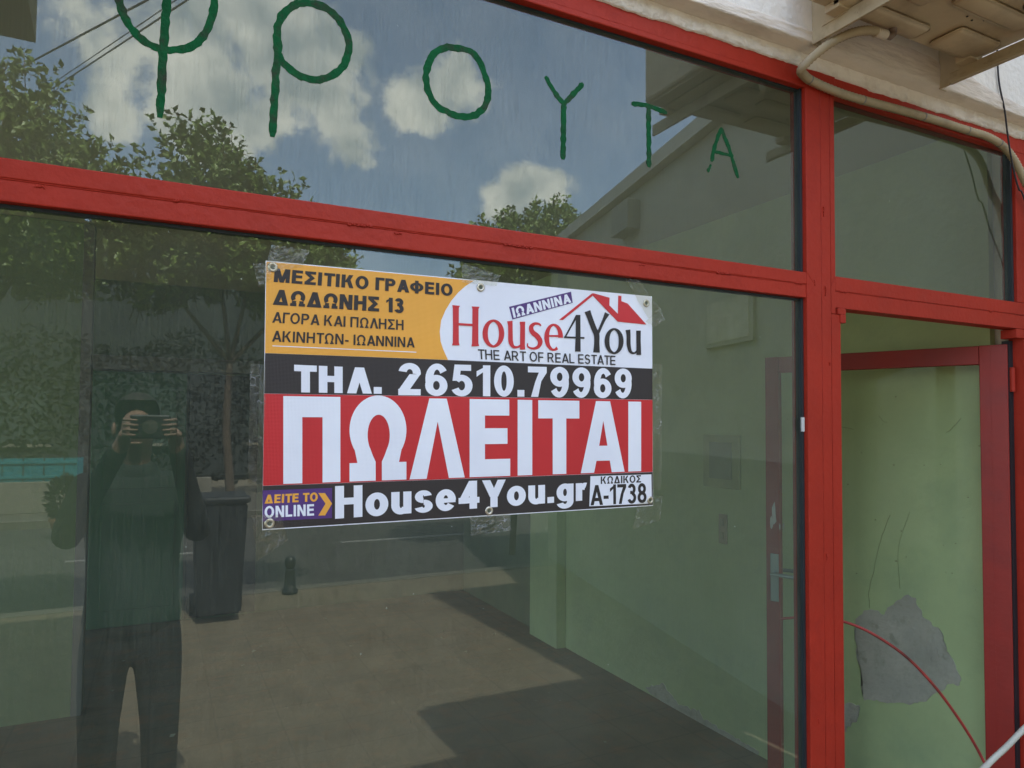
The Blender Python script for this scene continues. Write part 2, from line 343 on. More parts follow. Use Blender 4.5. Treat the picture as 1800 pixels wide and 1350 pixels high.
# rough plaster strip between the head rail and the soffit, ragged lower edge
b = BM(); pts = []
n = 420; xs = [-1.75+i*(4.55/n) for i in range(n+1)]
top = [(x, 2.732) for x in xs]
bot = [(x, 2.694+.004*nf(x, 9)+.0035*nf(x, 40, 1)+.002*nf(x, 120, 2)-(.004 if 1.9 < x < 2.7 else 0)) for x in xs]
va = [b.verts.new((x, -.008+.003*nf(x, 30, 3), z)) for x, z in top]; vb = [b.verts.new((x, -.008+.004*nf(x, 50, 4), z)) for x, z in bot]
vc = [b.verts.new((x, .06, z)) for x, z in bot]
for i in range(n): b.faces.new([va[i], vb[i], vb[i+1], va[i+1]]); b.faces.new([vb[i], vc[i], vc[i+1], vb[i+1]])
obj('plaster_strip', b, mat('pale_plaster', (.86, .80, .71), .9, .06, 12, .8, 45, dark=(.52, .42, .33), dscale=14, damt=.5), shop, True)
# trowelled plaster on the lower lip of the wall
b = BM()
nx, nz_ = 300, 6
for k in range(1):
    g = []
    for i in range(nx+1):
        x = -1.75+i*(5.0/nx); row = []
        h = 2.772+.006*nf(x, 5, 5)+.004*nf(x, 22, 6) + (.05+.02*nf(x, 6, 8) if x > 1.62 else 0)*min(1, max(0, (x-1.62)*8))*min(1, max(0, (2.6-x)*3))
        for j in range(nz_+1):
            z = 2.733+(h-2.733)*j/nz_
            row.append(b.verts.new((x, YF-.0045-.0035*noise.noise(Vector((x*18, z*60, 3))) if j < nz_ else YF+.001, z)))
        g.append(row)
    for i in range(nx):
        for j in range(nz_): b.faces.new([g[i][j], g[i+1][j], g[i+1][j+1], g[i][j+1]])
    for i in range(nx):
        v0, v1 = g[i][0], g[i+1][0]
        a = b.verts.new((v0.co.x, .02, 2.7325)); c = b.verts.new((v1.co.x, .02, 2.7325)); b.faces.new([v0, a, c, v1])
obj('trowelled_plaster', b, WALLR, shop, True)
# interior
b = BM(); box(b, (2.77, .15, 0), (2.97, 3.40, 2.818)); side = obj('side_wall', b, GREEN, shop)
b = BM(); box(b, (2.78, 3.403, 0), (2.97, 5.35, 2.818)); obj('shaded_side_wall', b, mat('shaded_green', (.17, .23, .13), .9, .15, 3), shop)  # rear run of the side wall, its shade put into a darker green
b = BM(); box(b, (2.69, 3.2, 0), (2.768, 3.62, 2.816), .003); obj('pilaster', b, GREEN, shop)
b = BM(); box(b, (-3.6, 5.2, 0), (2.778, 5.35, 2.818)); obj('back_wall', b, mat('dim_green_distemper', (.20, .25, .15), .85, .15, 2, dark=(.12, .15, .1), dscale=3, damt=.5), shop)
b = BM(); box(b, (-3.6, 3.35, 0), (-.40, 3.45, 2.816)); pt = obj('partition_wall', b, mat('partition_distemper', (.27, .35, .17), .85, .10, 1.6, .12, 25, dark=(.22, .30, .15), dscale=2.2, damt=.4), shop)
b = BM(); box(b, (-.398, 3.34, 0), (-.345, 3.46, 2.814), .002); obj('partition_trim', b, TRIM, pt)
b = BM(); box(b, (-3.6, .15, 0), (-3.5, .4, 2.816)); box(b, (-3.6, 3.1, 0), (-3.5, 3.348, 2.816)); box(b, (-3.6, .4, 0), (-3.5, 3.1, .3)); box(b, (-3.6, .4, 2.7), (-3.5, 3.1, 2.816)); obj('left_wall', b, GREEN, shop)  # unseen wall, opening added to let daylight into the room
b = BM(); box(b, (-3.57, .4, .3), (-3.53, .45, 2.7)); box(b, (-3.57, 3.05, .3), (-3.53, 3.1, 2.7)); box(b, (-3.57, 1.72, .3), (-3.53, 1.78, 2.7)); obj('added_window_frame', b, RED, shop)  # frame of the added window that lights the green side wall
b = BM(); box(b, (-3.6, .152, 2.82), (2.97, 5.35, 3.02)); obj('ceiling', b, CEIL, shop)
b = BM(); box(b, (-.46, 5.15, .02), (.225, 5.196, 2.07), .004)
for zz in (.15, 1.12): box(b, (-.38, 5.142, zz), (.15, 5.152, zz+.85), .003)
bd = obj('back_door', b, GREEND, shop)
b = BM(); box(b, (-.47, 5.13, 2.085), (.80, 5.196, 2.20), .003); obj('lintel', b, TRIM, shop)
b = BM(); box(b, (.245, 5.165, .02), (.80, 5.196, 2.07), .003); obj('dark_panel', b, DARKW, shop)  # dark brown panel on the back wall beside the green door
# skirting and peeled plaster on the right wall
def wallpatch(px, d=.004, x=2.77):
    """outline measured on the side wall (y,z) -> thin raised patch with ragged edge"""
    bm = BM(); pts = []
    for i in range(len(px)):
        a = Vector(px[i]); c = Vector(px[(i+1) % len(px)]); m = max(2, int((c-a).length/.008))
        for k in range(m):
            p = a+(c-a)*k/m; p += Vector((noise.noise(Vector((p.x*40, p.y*40, 5))), noise.noise(Vector((p.x*40, p.y*40, 9)))))*.014
            pts.append(p)
    f = [bm.verts.new((x-d, p.x, p.y)) for p in pts]; g = [bm.verts.new((x+.002, p.x, p.y)) for p in pts]
    bm.faces.new(f); n = len(pts)
    for i in range(n): bm.faces.new([f[i], g[i], g[(i+1) % n], f[(i+1) % n]])
    bmesh.ops.triangulate(bm, faces=[bm.faces[0]] if False else [ff for ff in bm.faces if len(ff.verts) > 4])
    bmesh.ops.recalc_face_normals(bm, faces=bm.faces); return bm
def SW(px, py, x=2.77):
    r = VR*((px-CX)/FPX) + VD*((py-CY)/FPX) + VF; t = x/r.x
    return (CAM.y+r.y*t, CAM.z+r.z*t)
o1 = [(1505, 1085), (1528, 1070), (1555, 1080), (1568, 1062), (1592, 1047), (1607, 1048), (1622, 1080), (1655, 1112), (1666, 1145), (1690, 1190), (1688, 1204), (1668, 1200), (1662, 1212), (1650, 1218), (1612, 1238), (1575, 1236), (1540, 1230), (1520, 1232), (1513, 1190), (1504, 1120)]
obj('bare_plaster_patch', wallpatch([SW(*p) for p in o1]), PLAST, side)
o2 = [(1440, 1245), (1485, 1240), (1498, 1236), (1515, 1242), (1508, 1262), (1485, 1285), (1450, 1310)]
obj('bare_plaster_patch', wallpatch([SW(*p) for p in o2]), PLAST, side)
o3 = [(1135, 1210), (1165, 1200), (1195, 1240), (1230, 1250), (1235, 1262), (1333, 1320), (1333, 1335), (1200, 1265)]
obj('bare_plaster_patch', wallpatch([SW(*p) for p in o3], .003), PLAST, side)
# cracks and cobweb scrawls on the wall
def crack(pts, r_=0, m_=0, **k): return crack_(pts, r_*.6 if r_ else .001, m_)
def crack_(pts, r=.0016, m=None, nm='wall_crack'):
    bm = BM(); q = [(2.7685,)+SW(*p) for p in pts]
    q = [Vector(p)+Vector((0, .004*noise.noise(Vector(p)*30), .004*noise.noise(Vector(p)*37))) for p in spline(q, 5)]
    tube(bm, q, r, 5); return obj(nm, bm, m or mat('crack_grime', (.12, .14, .07), .9), side)
crk = mat('crack_grime', (.36, .42, .22), .95)
crack([(1565, 905), (1548, 950), (1537, 1000), (1528, 1040), (1529, 1068)], .002, crk)
crack([(1600, 900), (1580, 960), (1582, 1035)], .0012, crk)
0 and crack([(1653, 990), (1660, 997), (1672, 1004), (1686, 1002), (1700, 990), (1722, 992)], .003, crk)
0 and crack([(1690, 985), (1698, 966), (1708, 970), (1712, 985)], .004, crk)
crack([(1445, 752), (1470, 750), (1500, 754)], .002, crk)
crack([(1545, 730), (1552, 740), (1560, 742)], .0015, crk)
crack([(1663, 760), (1672, 755), (1690, 735)], .002, crk)
b = BM()
for i in range(40):
    y_ = random.uniform(.15, 1.2); z_ = random.uniform(1.0, 1.9); s = random.uniform(.002, .006)
    box(b, (2.7675, y_, z_), (2.7695, y_+s*random.uniform(.5, 1.5), z_+s))
obj('wall_fleck', b, crk, side)
# fuse box and switch
fb = thing('fuse_box', 'flush grey fuse box on the green side wall seen through the big pane', 'fuse box', (2.77, 1.55, 1.48))
b = BM(); box(b, (-.012, -.14, -.15), (0, .14, .14), .004); obj('frame', b, mat('greyed_green_frame', (.46, .54, .27), .7), fb)
b = BM(); box(b, (-.018, -.085, -.10), (-.0125, .085, .10), .002); cv = obj('cover', b, mat('smoked_cover', (.32, .39, .24), .6), fb)
sw = thing('wall_switch', 'small pale double switch plate below the fuse box on the green wall', 'switch', (2.77, 1.54, 1.11))
b = BM(); box(b, (-.012, -.03, -.08), (0, .03, .08), .004); obj('plate', b, mat('old_ivory', (.48, .44, .30), .5), sw)
for dz in (-.035, .035):
    b = BM(); box(b, (-.017, -.014, dz-.02), (-.0125, .014, dz+.02), .002); obj('rocker', b, mat('grey_rocker', (.42, .42, .27), .6), sw)

b = BM(); box(b, (-3.6, .0, -.12), (3.0, 5.35, .0)); struct(obj('floor', b, FLOOR))
b = BM()
for i in range(46):
    x, y = random.uniform(-.3, 2.6), random.uniform(.4, 5); s = random.uniform(.005, .018); a = random.uniform(0, pi)
    vs = [b.verts.new((x+s*cos(a+q)*random.uniform(.5, 1.3), y+s*sin(a+q)*random.uniform(.5, 1.3), random.uniform(.004, .015))) for q in (0, 1.5, 3.1, 4.7)]
    b.faces.new(vs)
lit = obj('litter', b, mat('paper_scraps', (.38, .35, .26), .9, .3, 3)); lit['kind'] = 'stuff'; tag(lit, 'pale scraps and dust strewn on the shop floor behind the glass', 'litter')

# ================================================================ SHOPFRONT FRAME
sf = thing('shopfront', 'red painted steel shopfront frame with dusty glazing and hand painted green letters', 'shopfront')
XL, XP0, XP1, XPD, XR = -1.75, 1.6295, 1.750, 1.770, 2.655
ZT0, ZT1, ZH0, ZH1 = 2.037, 2.109, 2.640, 2.696
def seam(bm, a, b_, r=.0014, step=.012, jit=.0012):
    a = Vector(a); b_ = Vector(b_); n = max(2, int((b_-a).length/step)); pts = []
    for i in range(n+1):
        p = a+(b_-a)*i/n; pts.append(p+Vector((0, 0, 1) if abs(b_.x-a.x) > abs(b_.z-a.z) else (1, 0, 0))*jit*noise.noise(p*60))
    tube(bm, pts, lambda t: r*(.5+.9*abs(noise.noise((a+(b_-a)*t)*45))), 6)
def burr(bm, x, z, y, l, vert=False):
    for i in range(int(l/.0035)):
        s = random.uniform(.0014, .0034); q = i*.0035+random.uniform(-.001, .001); e = random.uniform(-.0015, .0015)
        c = (x+e, y, z+q) if vert else (x+q, y, z+e)
        bmesh.ops.create_icosphere(bm, subdivisions=1, radius=s, matrix=Matrix.Translation(c))
# transom (two welded box sections with the groove between)
b = BM(); box(b, (XL, 0, 2.0755), (XP0+.002, .05, ZT1), .0022); box(b, (XL, .0015, ZT0), (XP0+.002, .05, 2.0735), .0022); box(b, (XL, .0022, 2.0725), (XP0, .045, 2.0765))
seam(b, (XL, .0015, 2.0742), (XP0, .0015, 2.0742))
for x, l in ((.02, .012), (.335, .05), (.68, .075), (1.30, .05), (1.585, .03)): burr(b, x, 2.0745, .0, l)
for x in (-.19, .43, 1.05): burr(b, x, 2.068, .001, .02)
obj('transom_bar', b, RED, sf)
# transom over the door
b = BM(); box(b, (XP1-.002, 0, 2.0675), (XR+.16, .05, ZT1+.001), .0022); box(b, (XP1-.002, .0015, 2.018), (XR+.16, .05, 2.0655), .0022); box(b, (XP1, .0022, 2.064), (XR, .045, 2.069))
seam(b, (XP1, .0015, 2.0665), (XR+.1, .0015, 2.0665)); burr(b, 1.765, 2.0665, 0, .035); burr(b, 1.76, 2.018, 0, .03); burr(b, 2.06, 2.0665, 0, .015); burr(b, 2.5, 2.0665, 0, .02)
obj('door_header', b, RED, sf)
# main post
b = BM(); box(b, (XP0, -.002, .0), (1.688, .055, ZH0+.01), .0025); box(b, (1.6895, -.0005, .0), (1.7285, .055, ZH0+.01), .0025); box(b, (1.730, .001, 2.0), (XP1, .055, ZH0+.01), .002)
box(b, (1.730, .001, .0), (XPD, .055, 1.999), .002)
seam(b, (1.6888, -.001, .1), (1.6888, -.001, ZH0)); seam(b, (1.7292, 0, .1), (1.7292, 0, ZH0), .0009)
for (x, z, l) in ((1.70, 1.30, .02), (1.70, 2.28, .03), (1.66, .85, .02), (1.705, 2.05, .03), (1.66, 2.074, .02), (1.72, 1.85, .012)): burr(b, x, z, -.002, l, True)
for a_, c_ in (((XP0, ZT1), (1.655, 2.08)), ((XP0, ZT0), (1.655, 2.072)), ((XP1, ZT1), (1.728, 2.08))): seam(b, (a_[0], -.002, a_[1]), (c_[0], -.002, c_[1]), .0012, .004)
obj('post', b, RED, sf)
# door stop lug
b = BM(); box(b, (1.765, -.003, 1.975), (1.788, .03, 2.0), .002); box(b, (1.755, -.003, 2.0), (1.788, .03, 2.0165), .002); obj('stop_lug', b, RED, sf)
# head rail
b = BM(); box(b, (XL, -.001, ZH0), (XP0+.001, .05, ZH1), .003)
box(b, (XP1-.001, -.001, ZH0), (XR+.15, .05, ZH1-.002), .003); box(b, (XP0, -.0035, ZH0+.006), (XP1, .05, ZH1), .002)
seam(b, (XL, -.001, 2.655), (1.6, -.001, 2.655), .0007)
obj('head_rail', b, RED, sf)
# left jamb, bottom rail, right post
b = BM(); box(b, (XL-.08, -.001, 0), (XL, .05, 2.733), .002); obj('post', b, RED, sf)
b = BM(); box(b, (XL, -.001, .0), (XP0, .05, .12), .002); obj('bottom_rail', b, RED, sf)
b = BM(); box(b, (2.667, -.001, 2.11), (2.80, .05, ZH0), .002); box(b, (2.700, -.004, 0), (2.80, .05, 2.0165), .002); box(b, (2.653, -.003, 1.985), (2.6995, .05, 2.0165), .002); obj('post', b, RED, sf)
# dark gaskets round the panes
b = BM()
box(b, (XP0-.0085, .012, ZT1), (XP0-.0005, .034, ZH0)); box(b, (XP0-.0085, .012, .12), (XP0-.0005, .034, ZT0)); box(b, (XP1+.0005, .018, ZT1+.001), (XP1+.006, .034, ZH0))
box(b, (XL, .018, ZH0-.004), (XP0-.0095, .034, ZH0-.0005)); box(b, (XL, .018, ZT0-.006), (XP0-.0095, .034, ZT0-.0005)); box(b, (2.655, .01, 2.11), (2.6665, .034, ZH0-.001))
obj('gasket', b, mat('dark_gasket', (.02, .03, .035), .5), sf)
b = BM(); box(b, (XP0-.014, .008, 1.66), (XP0-.003, .012, 1.70)); obj('putty_chip', b, PAPER, sf)
YG = .022     # outer glass face
def pane(x0, x1, z0, z1):
    bm = BM(); vs = [bm.verts.new(p) for p in ((x0, YG, z0), (x1, YG, z0), (x1, YG, z1), (x0, YG, z1))]; bm.faces.new(vs)
    bk = [bm.verts.new((v.co.x, YG+.005, v.co.z)) for v in vs]
    for i in range(4): bm.faces.new([vs[i], bk[i], bk[(i+1) % 4], vs[(i+1) % 4]])
    return obj('window_pane', bm, GLASS, sf)
pl = pane(XL, XP0-.001, .12, ZT0); pu = pane(XL, XP0-.001, ZT1, ZH0); pr = pane(XP1+.001, 2.666, ZT1, ZH0)

# hand-painted letters: brush strokes measured on the pane
YP = YG-.0008
def stroke(bm, pts, wd, k=0, close=False, jit=.0028):
    q = [Vector(P(px, py, YP)) for px, py in pts]
    q = [Vector((p.x, p.y, 0)) for p in spline([(v.x, v.y, 0) for v in q], 10)] if len(q) > 2 else [Vector((q[0].x, q[0].y, 0)).lerp(Vector((q[1].x, q[1].y, 0)), i/24) for i in range(25)]
    L_, R__ = [], []
    for i, p in enumerate(q):
        a = q[max(0, i-1)]; c = q[min(len(q)-1, i+1)]
        if close: a = q[i-1] if i else q[-2]; c = q[i+1] if i < len(q)-1 else q[1]
        t = (c-a).normalized(); nn = Vector((-t.y, t.x, 0))
        h = wd/2
        L_.append(p+nn*(h+jit*noise.noise(p*90+Vector((k, 0, 0))))); R__.append(p-nn*(h+jit*noise.noise(p*90+Vector((k+9, 3, 0)))))
        if not close and (i == 0 or i == len(q)-1):
            L_[-1] = p+nn*h*.55+(t*(-.003 if i == 0 else .003)); R__[-1] = p-nn*h*.55+(t*(-.003 if i == 0 else .003))
    y = YP-.0002*k
    A = [bm.verts.new((v.x, y, v.y)) for v in L_]; B = [bm.verts.new((v.x, y, v.y)) for v in R__]; A2 = [bm.verts.new((v.x, YG-.00005, v.y)) for v in L_]; B2 = [bm.verts.new((v.x, YG-.00005, v.y)) for v in R__]
    for i in range(len(q)-1):
        bm.faces.new([A[i], A[i+1], B[i+1], B[i]]); bm.faces.new([A[i], A2[i], A2[i+1], A[i+1]]); bm.faces.new([B[i], B[i+1], B2[i+1], B2[i]])
def letter(lst, lab):
    bm = BM()
    for k, (pts, wd, cl) in enumerate(lst): stroke(bm, pts, wd, k, cl)
    bmesh.ops.recalc_face_normals(bm, faces=bm.faces)
    o = obj('painted_letter', bm, PAINTG, pu); o['label'] = lab; return o
letter([([(207, -30), (212, 10), (228, 45), (258, 75), (292, 87), (330, 84), (358, 62), (374, 25), (378, -20)], .0138, False), ([(297, -60), (292, 20), (286, 110), (281, 204)], .0148, False)], 'brushed green letter phi')
letter([([(486, 90), (490, 40), (515, 10), (548, 6), (585, 22), (610, 60), (612, 95), (595, 125), (560, 140), (525, 132), (500, 112), (489, 95)], .0148, False), ([(490, 70), (484, 150), (479, 238)], .0148, False)], 'brushed green letter rho')
letter([([(787, 82), (830, 92), (852, 128), (858, 170), (842, 198), (812, 205), (775, 190), (755, 165), (749, 130), (762, 95), (787, 82)], .0148, True)], 'brushed green letter omicron')
letter([([(960, 136), (974, 160), (990, 182)], .0125, False), ([(1024, 148), (1006, 168), (990, 184)], .0125, False), ([(991, 184), (990, 278)], .0138, False)], 'brushed green letter upsilon')
letter([([(1112, 182), (1140, 186), (1171, 198)], .0125, False), ([(1140, 190), (1141, 292)], .0138, False)], 'brushed green letter tau')
letter([([(1268, 226), (1258, 252), (1251, 282)], .0118, False), ([(1268, 226), (1282, 262), (1297, 311)], .0118, False), ([(1258, 267), (1288, 274)], .0085, False), ([(1249, 291), (1245, 301)], .009, False)], 'thin brushed green letter alpha with a broken left leg')

# ================================================================ DOOR LEAF (open inwards)
dl = thing('glass_door', 'red framed glass door standing open inwards in the doorway', 'door', (2.690, .045, 0))
ANG = 68; dl.rotation_euler = (0, 0, R_(180-ANG))     # +x runs along the leaf
LW = .865
dob = BM(); box(dob, (.0, -.02, .03), (.085, .02, 1.968), .002); box(dob, (LW-.056, -.02, .03), (LW, .02, 1.968), .002)
box(dob, (.086, -.019, 1.90), (LW-.057, .019, 1.967), .002); box(dob, (.086, -.019, .03), (LW-.057, .019, .22), .002)
seam(dob, (.05, .02, .1), (.05, .02, 1.95), .0007); seam(dob, (.05, -.02, .1), (.05, -.02, 1.95), .0007)
obj('door_frame', dob, REDD, dl)
b = BM(); box(b, (.0855, -.003, .221), (LW-.0565, .003, 1.899)); obj('door_pane', b, GLASSD, dl)
hd = BM()
box(hd, (LW-.055, .0205, .93), (LW-.02, .026, 1.13), .002); tube(hd, [(LW-.038, .02, 1.05), (LW-.038, .06, 1.05), (LW-.14, .065, 1.05)], .008, 10)
box(hd, (LW-.055, -.026, .93), (LW-.02, -.0205, 1.13), .002); tube(hd, [(LW-.038, -.02, 1.05), (LW-.038, -.06, 1.05), (LW-.14, -.065, 1.05)], .008, 10)
obj('handle', hd, mat('handle_alloy', (.25, .33, .33), .4, metal=.5), dl)
b = BM()
for zz in (1.80, .3): tube(b, [(-.012, .012, zz), (-.012, .012, zz+.085)], .0085, 12)
obj('hinge', b, RED, dl)
b = BM()
for (x, z, s) in ((.83, 1.30, .05), (.84, 1.26, .03), (.805, 1.245, .014)):
    vs = [b.verts.new((x+s*.22*cos(q)*random.uniform(.6, 1.2), .0212, z+s*sin(q)*random.uniform(.7, 1.2))) for q in [i*pi/5 for i in range(10)]]; b.faces.new(vs)
    vs = [b.verts.new((x+s*.22*cos(q)*random.uniform(.6, 1.2), -.0212, z+s*sin(q)*random.uniform(.7, 1.2))) for q in [i*pi/5 for i in range(10)]]; b.faces.new(vs)
obj('paint_smear', b, PAPER, dl)
b = BM(); box(b, (2.6775, .035, .02), (2.699, .06, 1.98)); obj('jamb_gap', b, DARK, sf)

# ================================================================ BANNER
YB = YG-.0012
bn = thing('sale_banner', 'yellow, white, black and red vinyl sale banner taped inside the big lower pane', 'banner')
bn['label'] = 'yellow, white, black and red vinyl sale banner taped to the big lower pane'
def quadpts(pts, y): return [P(px, py, y) for px, py in pts]
def field(name, pts, m, y, th=.0003, lab=None):
    bm = BM(); prism(bm, quadpts(pts, y), y, y+th); o = obj(name, bm, m, bn)
    if lab: o['label'] = lab
    return o
field('banner_sheet', [(467, 458), (1146, 521), (1148, 889), (461, 932)], S_WHITE, YB-.0002, .001)
yf = YB-.0006
# arc of the white oval
arc = [(833, 493.5), (818, 503), (805.5, 514), (793, 529), (783, 545.6), (775.5, 563), (773, 583), (774.5, 600), (779, 614), (787.5, 632.5)]
field('colour_field', [(468.3, 459.8)]+arc+[(466, 620.5)], S_YEL, yf, lab='yellow field of the banner')
field('colour_field', [(466, 620.8), (787.5, 632.8), (1146.9, 648), (1147, 702.6), (464.3, 691.6)], S_BLK, yf, lab='black band with the phone number')
field('colour_field', [(464.2, 692), (1147, 703), (1147.3, 829.4), (462.3, 853.8)], S_RED, yf, lab='red band with the large word')
field('colour_field', [(462.2, 854.2), (1147.3, 829.8), (1147.6, 887.6), (461.8, 930.2)], S_BLK, yf, lab='black band with the web address')
yf2 = yf-.0003
field('colour_patch', [(461.8, 862.2), (583.8, 857.8), (583.5, 910.5), (462, 916.5)], S_PUR, yf2, lab='purple box')
field('colour_patch', [(1038, 837), (1145, 833.8), (1145.8, 885), (1036, 890)], S_WHITE, yf2, lab='white code box')
field('colour_patch', [(894.9, 539.3), (1003.8, 512.7), (1006.7, 532.2), (900.7, 561.6)], S_PUR, yf2, lab='slanting purple tag')
field('underline', [(478.9, 607.2), (731.8, 618.4), (731.8, 619.8), (478.9, 608.6)], S_WHITE, yf2)
yt = yf2-.0004
# lettering is drawn stroke by stroke: each glyph is a set of bars, slanted bars and ring segments (cap height 1)
def EL(cx, cy, rx, ry, tx, ty, a0=0, a1=360, n=28):
    n = max(6, int(n*abs(a1-a0)/360)+2); o = []; q = []
    for i in range(n+1):
        a = R_(a0+(a1-a0)*i/n); o.append((cx+rx*cos(a), cy+ry*sin(a))); q.append((cx+(rx-tx)*cos(a), cy+(ry-ty)*sin(a)))
    return [[o[i], o[i+1], q[i+1], q[i]] for i in range(n)]
def BX(x0, y0, x1, y1): return [[(x0, y0), (x1, y0), (x1, y1), (x0, y1)]]
def DG(x0, y0, x1, y1, w): return [[(x0, y0), (x0+w, y0), (x1+w, y1), (x1, y1)]]     # slanted bar cut level
def G(c, t):
    h = t*.86; d = t*1.12
    if c in 'IΙ': return t, BX(0, 0, t, 1)
    if c in 'EΕ': return .66, BX(0, 0, t, 1)+BX(t, 0, .66, h)+BX(t, .42, .62, .42+h)+BX(t, 1-h, .65, 1)
    if c == 'F': return .62, BX(0, 0, t, 1)+BX(t, .42, .58, .42+h)+BX(t, 1-h, .62, 1)
    if c == 'L': return .62, BX(0, 0, t, 1)+BX(t, 0, .62, h)
    if c == 'Γ': return .60, BX(0, 0, t, 1)+BX(t, 1-h, .60, 1)
    if c in 'TΤ': return .70, BX(.35-t/2, 0, .35+t/2, 1-h)+BX(0, 1-h, .70, 1)
    if c in 'HΗ': return .76, BX(0, 0, t, 1)+BX(.76-t, 0, .76, 1)+BX(t, .52-h/2, .76-t, .52+h/2)
    if c == 'Π': return .78, BX(0, 0, t, 1)+BX(.78-t, 0, .78, 1)+BX(t, 1-h, .78-t, 1)
    if c in 'NΝ': return .78, BX(0, 0, t, 1)+BX(.78-t, 0, .78, 1)+DG(.78-t-t*.12, 0, t*.12, 1, t)
    if c in 'MΜ': return .94, BX(0, 0, t, 1)+BX(.94-t, 0, .94, 1)+DG(.47-t*.5, 0, t*.25, 1, t)+DG(.47-t*.5, 0, .94-t*1.25, 1, t)
    if c in 'AΑ': return .84, DG(0, 0, .42-d/2, 1, d)+DG(.84-d, 0, .42-d/2, 1, d)+BX(.22, .20, .62, .20+h)
    if c == 'Λ': return .82, DG(0, 0, .41-d/2, 1, d)+DG(.82-d, 0, .41-d/2, 1, d)
    if c == 'Δ': return .86, DG(0, 0, .43-d/2, 1, d)+DG(.86-d, 0, .43-d/2, 1, d)+BX(.10, 0, .76, h)
    if c in 'KΚ': return .78, BX(0, 0, t, 1)+DG(t*.8, .42, .78-d-.04, 1, d)+DG(.78-d, 0, t+.06, .60, d)
    if c in 'OΟ': return .86, EL(.43, .5, .43, .515, t, h)
    if c == 'Φ': return .94, EL(.47, .5, .47, .36, t, h*.85)+BX(.47-t/2, -.02, .47+t/2, 1.02)
    if c == 'Ω': return .84, EL(.42, .59, .41, .42, t, h, -38, 218)+DG(.075, h*.6, .10, .34, t*.95)+DG(.84-.075-t*.95, h*.6, .74-t*.95, .34, t*.95)+BX(0, 0, .355, h*.85)+BX(.485, 0, .84, h*.85)
    if c in 'RPΡ':
        g = BX(0, 0, t, 1)+BX(t, 1-h, .40, 1)+BX(t, .40, .40, .40+h)+EL(.40, .70, .30, .30, t, h, -90, 90)
        return (.78, g+DG(.78-d*1.05, 0, .33, .42, d*.95)) if c == 'R' else (.70, g)
    if c == 'Σ': return .70, BX(0, 0, .70, h)+BX(0, 1-h, .68, 1)+DG(.0, h*.9, .40-d*.3, .52, d*1.15)+DG(.40-d*.3, .50, .0, 1-h*.9, d*1.15)
    if c == 'S': return .70, EL(.35, .725, .32, .285, t, h, 15, 270)+EL(.35, .287, .34, .30, t, h, -165, 90)
    if c == '0': return .62, EL(.31, .5, .31, .51, t, h)
    if c == '1': return .42, BX(.42-t, 0, .42, 1)+[[(0, .80), (0, .62), (.42-t*.6, .84), (.42-t*.3, 1)]]
    if c == '2': return .63, EL(.315, .70, .31, .31, t, h, -10, 170)+DG(.0, h*.8, .60-d*1.15, .66, d*1.2)+BX(0, 0, .62, h)
    if c == '3': return .62, EL(.30, .73, .28, .28, t, h, -90, 160)+EL(.30, .285, .31, .30, t, h, -160, 90)+BX(.19, .56-h/2, .31, .56+h/2)
    if c == '4': return .68, BX(.60-t, 0, .60, 1)+BX(0, .20, .68, .20+h)+DG(0, .30, .60-t-.02, 1, d)
    if c == '5': return .63, EL(.30, .33, .325, .345, t, h, -155, 140)+BX(.10, 1-h, .58, 1)+DG(.03, .48, .09, 1, t*.9)
    if c == '6': return .64, EL(.32, .32, .32, .335, t, h)+EL(.34, .52, .335, .495, t, h, 35, 200)
    if c == '9': return .64, EL(.32, .68, .32, .335, t, h)+EL(.30, .48, .335, .495, t, h, 215, 380)
    if c == '7': return .62, BX(0, 1-h, .62, 1)+[[(.10, 0), (.10+t*1.05, 0), (.44, .52), (.62, 1-h), (.62-d*1.05, 1-h), (.24, .50)]]
    if c == '8': return .64, EL(.32, .73, .285, .285, t, h)+EL(.32, .287, .32, .30, t, h)
    if c == 'Y': return .80, BX(.40-t/2, 0, .40+t/2, .44)+DG(.40-d/2, .38, 0, 1, d)+DG(.40-d/2, .38, .80-d, 1, d)
    if c == '.': return t, BX(0, 0, t, t*.98)
    if c == '-': return .34, BX(0, .29, .34, .29+h)
    if c == 'o': return .66, EL(.33, .365, .33, .38, t, h)
    if c == 'u': return .60, BX(0, .28, t, .73)+BX(.60-t, 0, .60, .73)+EL(.285, .29, .285, .305, t, h, 180, 330)
    if c == 's': return .57, EL(.28, .53, .26, .215, t, h*.8, 10, 270)+EL(.285, .205, .28, .22, t, h*.8, -165, 90)
    if c == 'e': return .64, EL(.32, .365, .32, .38, t, h, 0, 325)+BX(t*.7, .365-h*.42, .63, .365+h*.30)
    if c == 'g': return .64, EL(.32, .385, .315, .36, t, h)+BX(.64-t, -.02, .64, .73)+EL(.32, -.0, .315, .27, t, h*.9, 195, 360)
    if c == 'r': return .44, BX(0, 0, t, .73)+EL(.36, .42, .27, .32, t, h, 75, 170)
    raise KeyError(c)
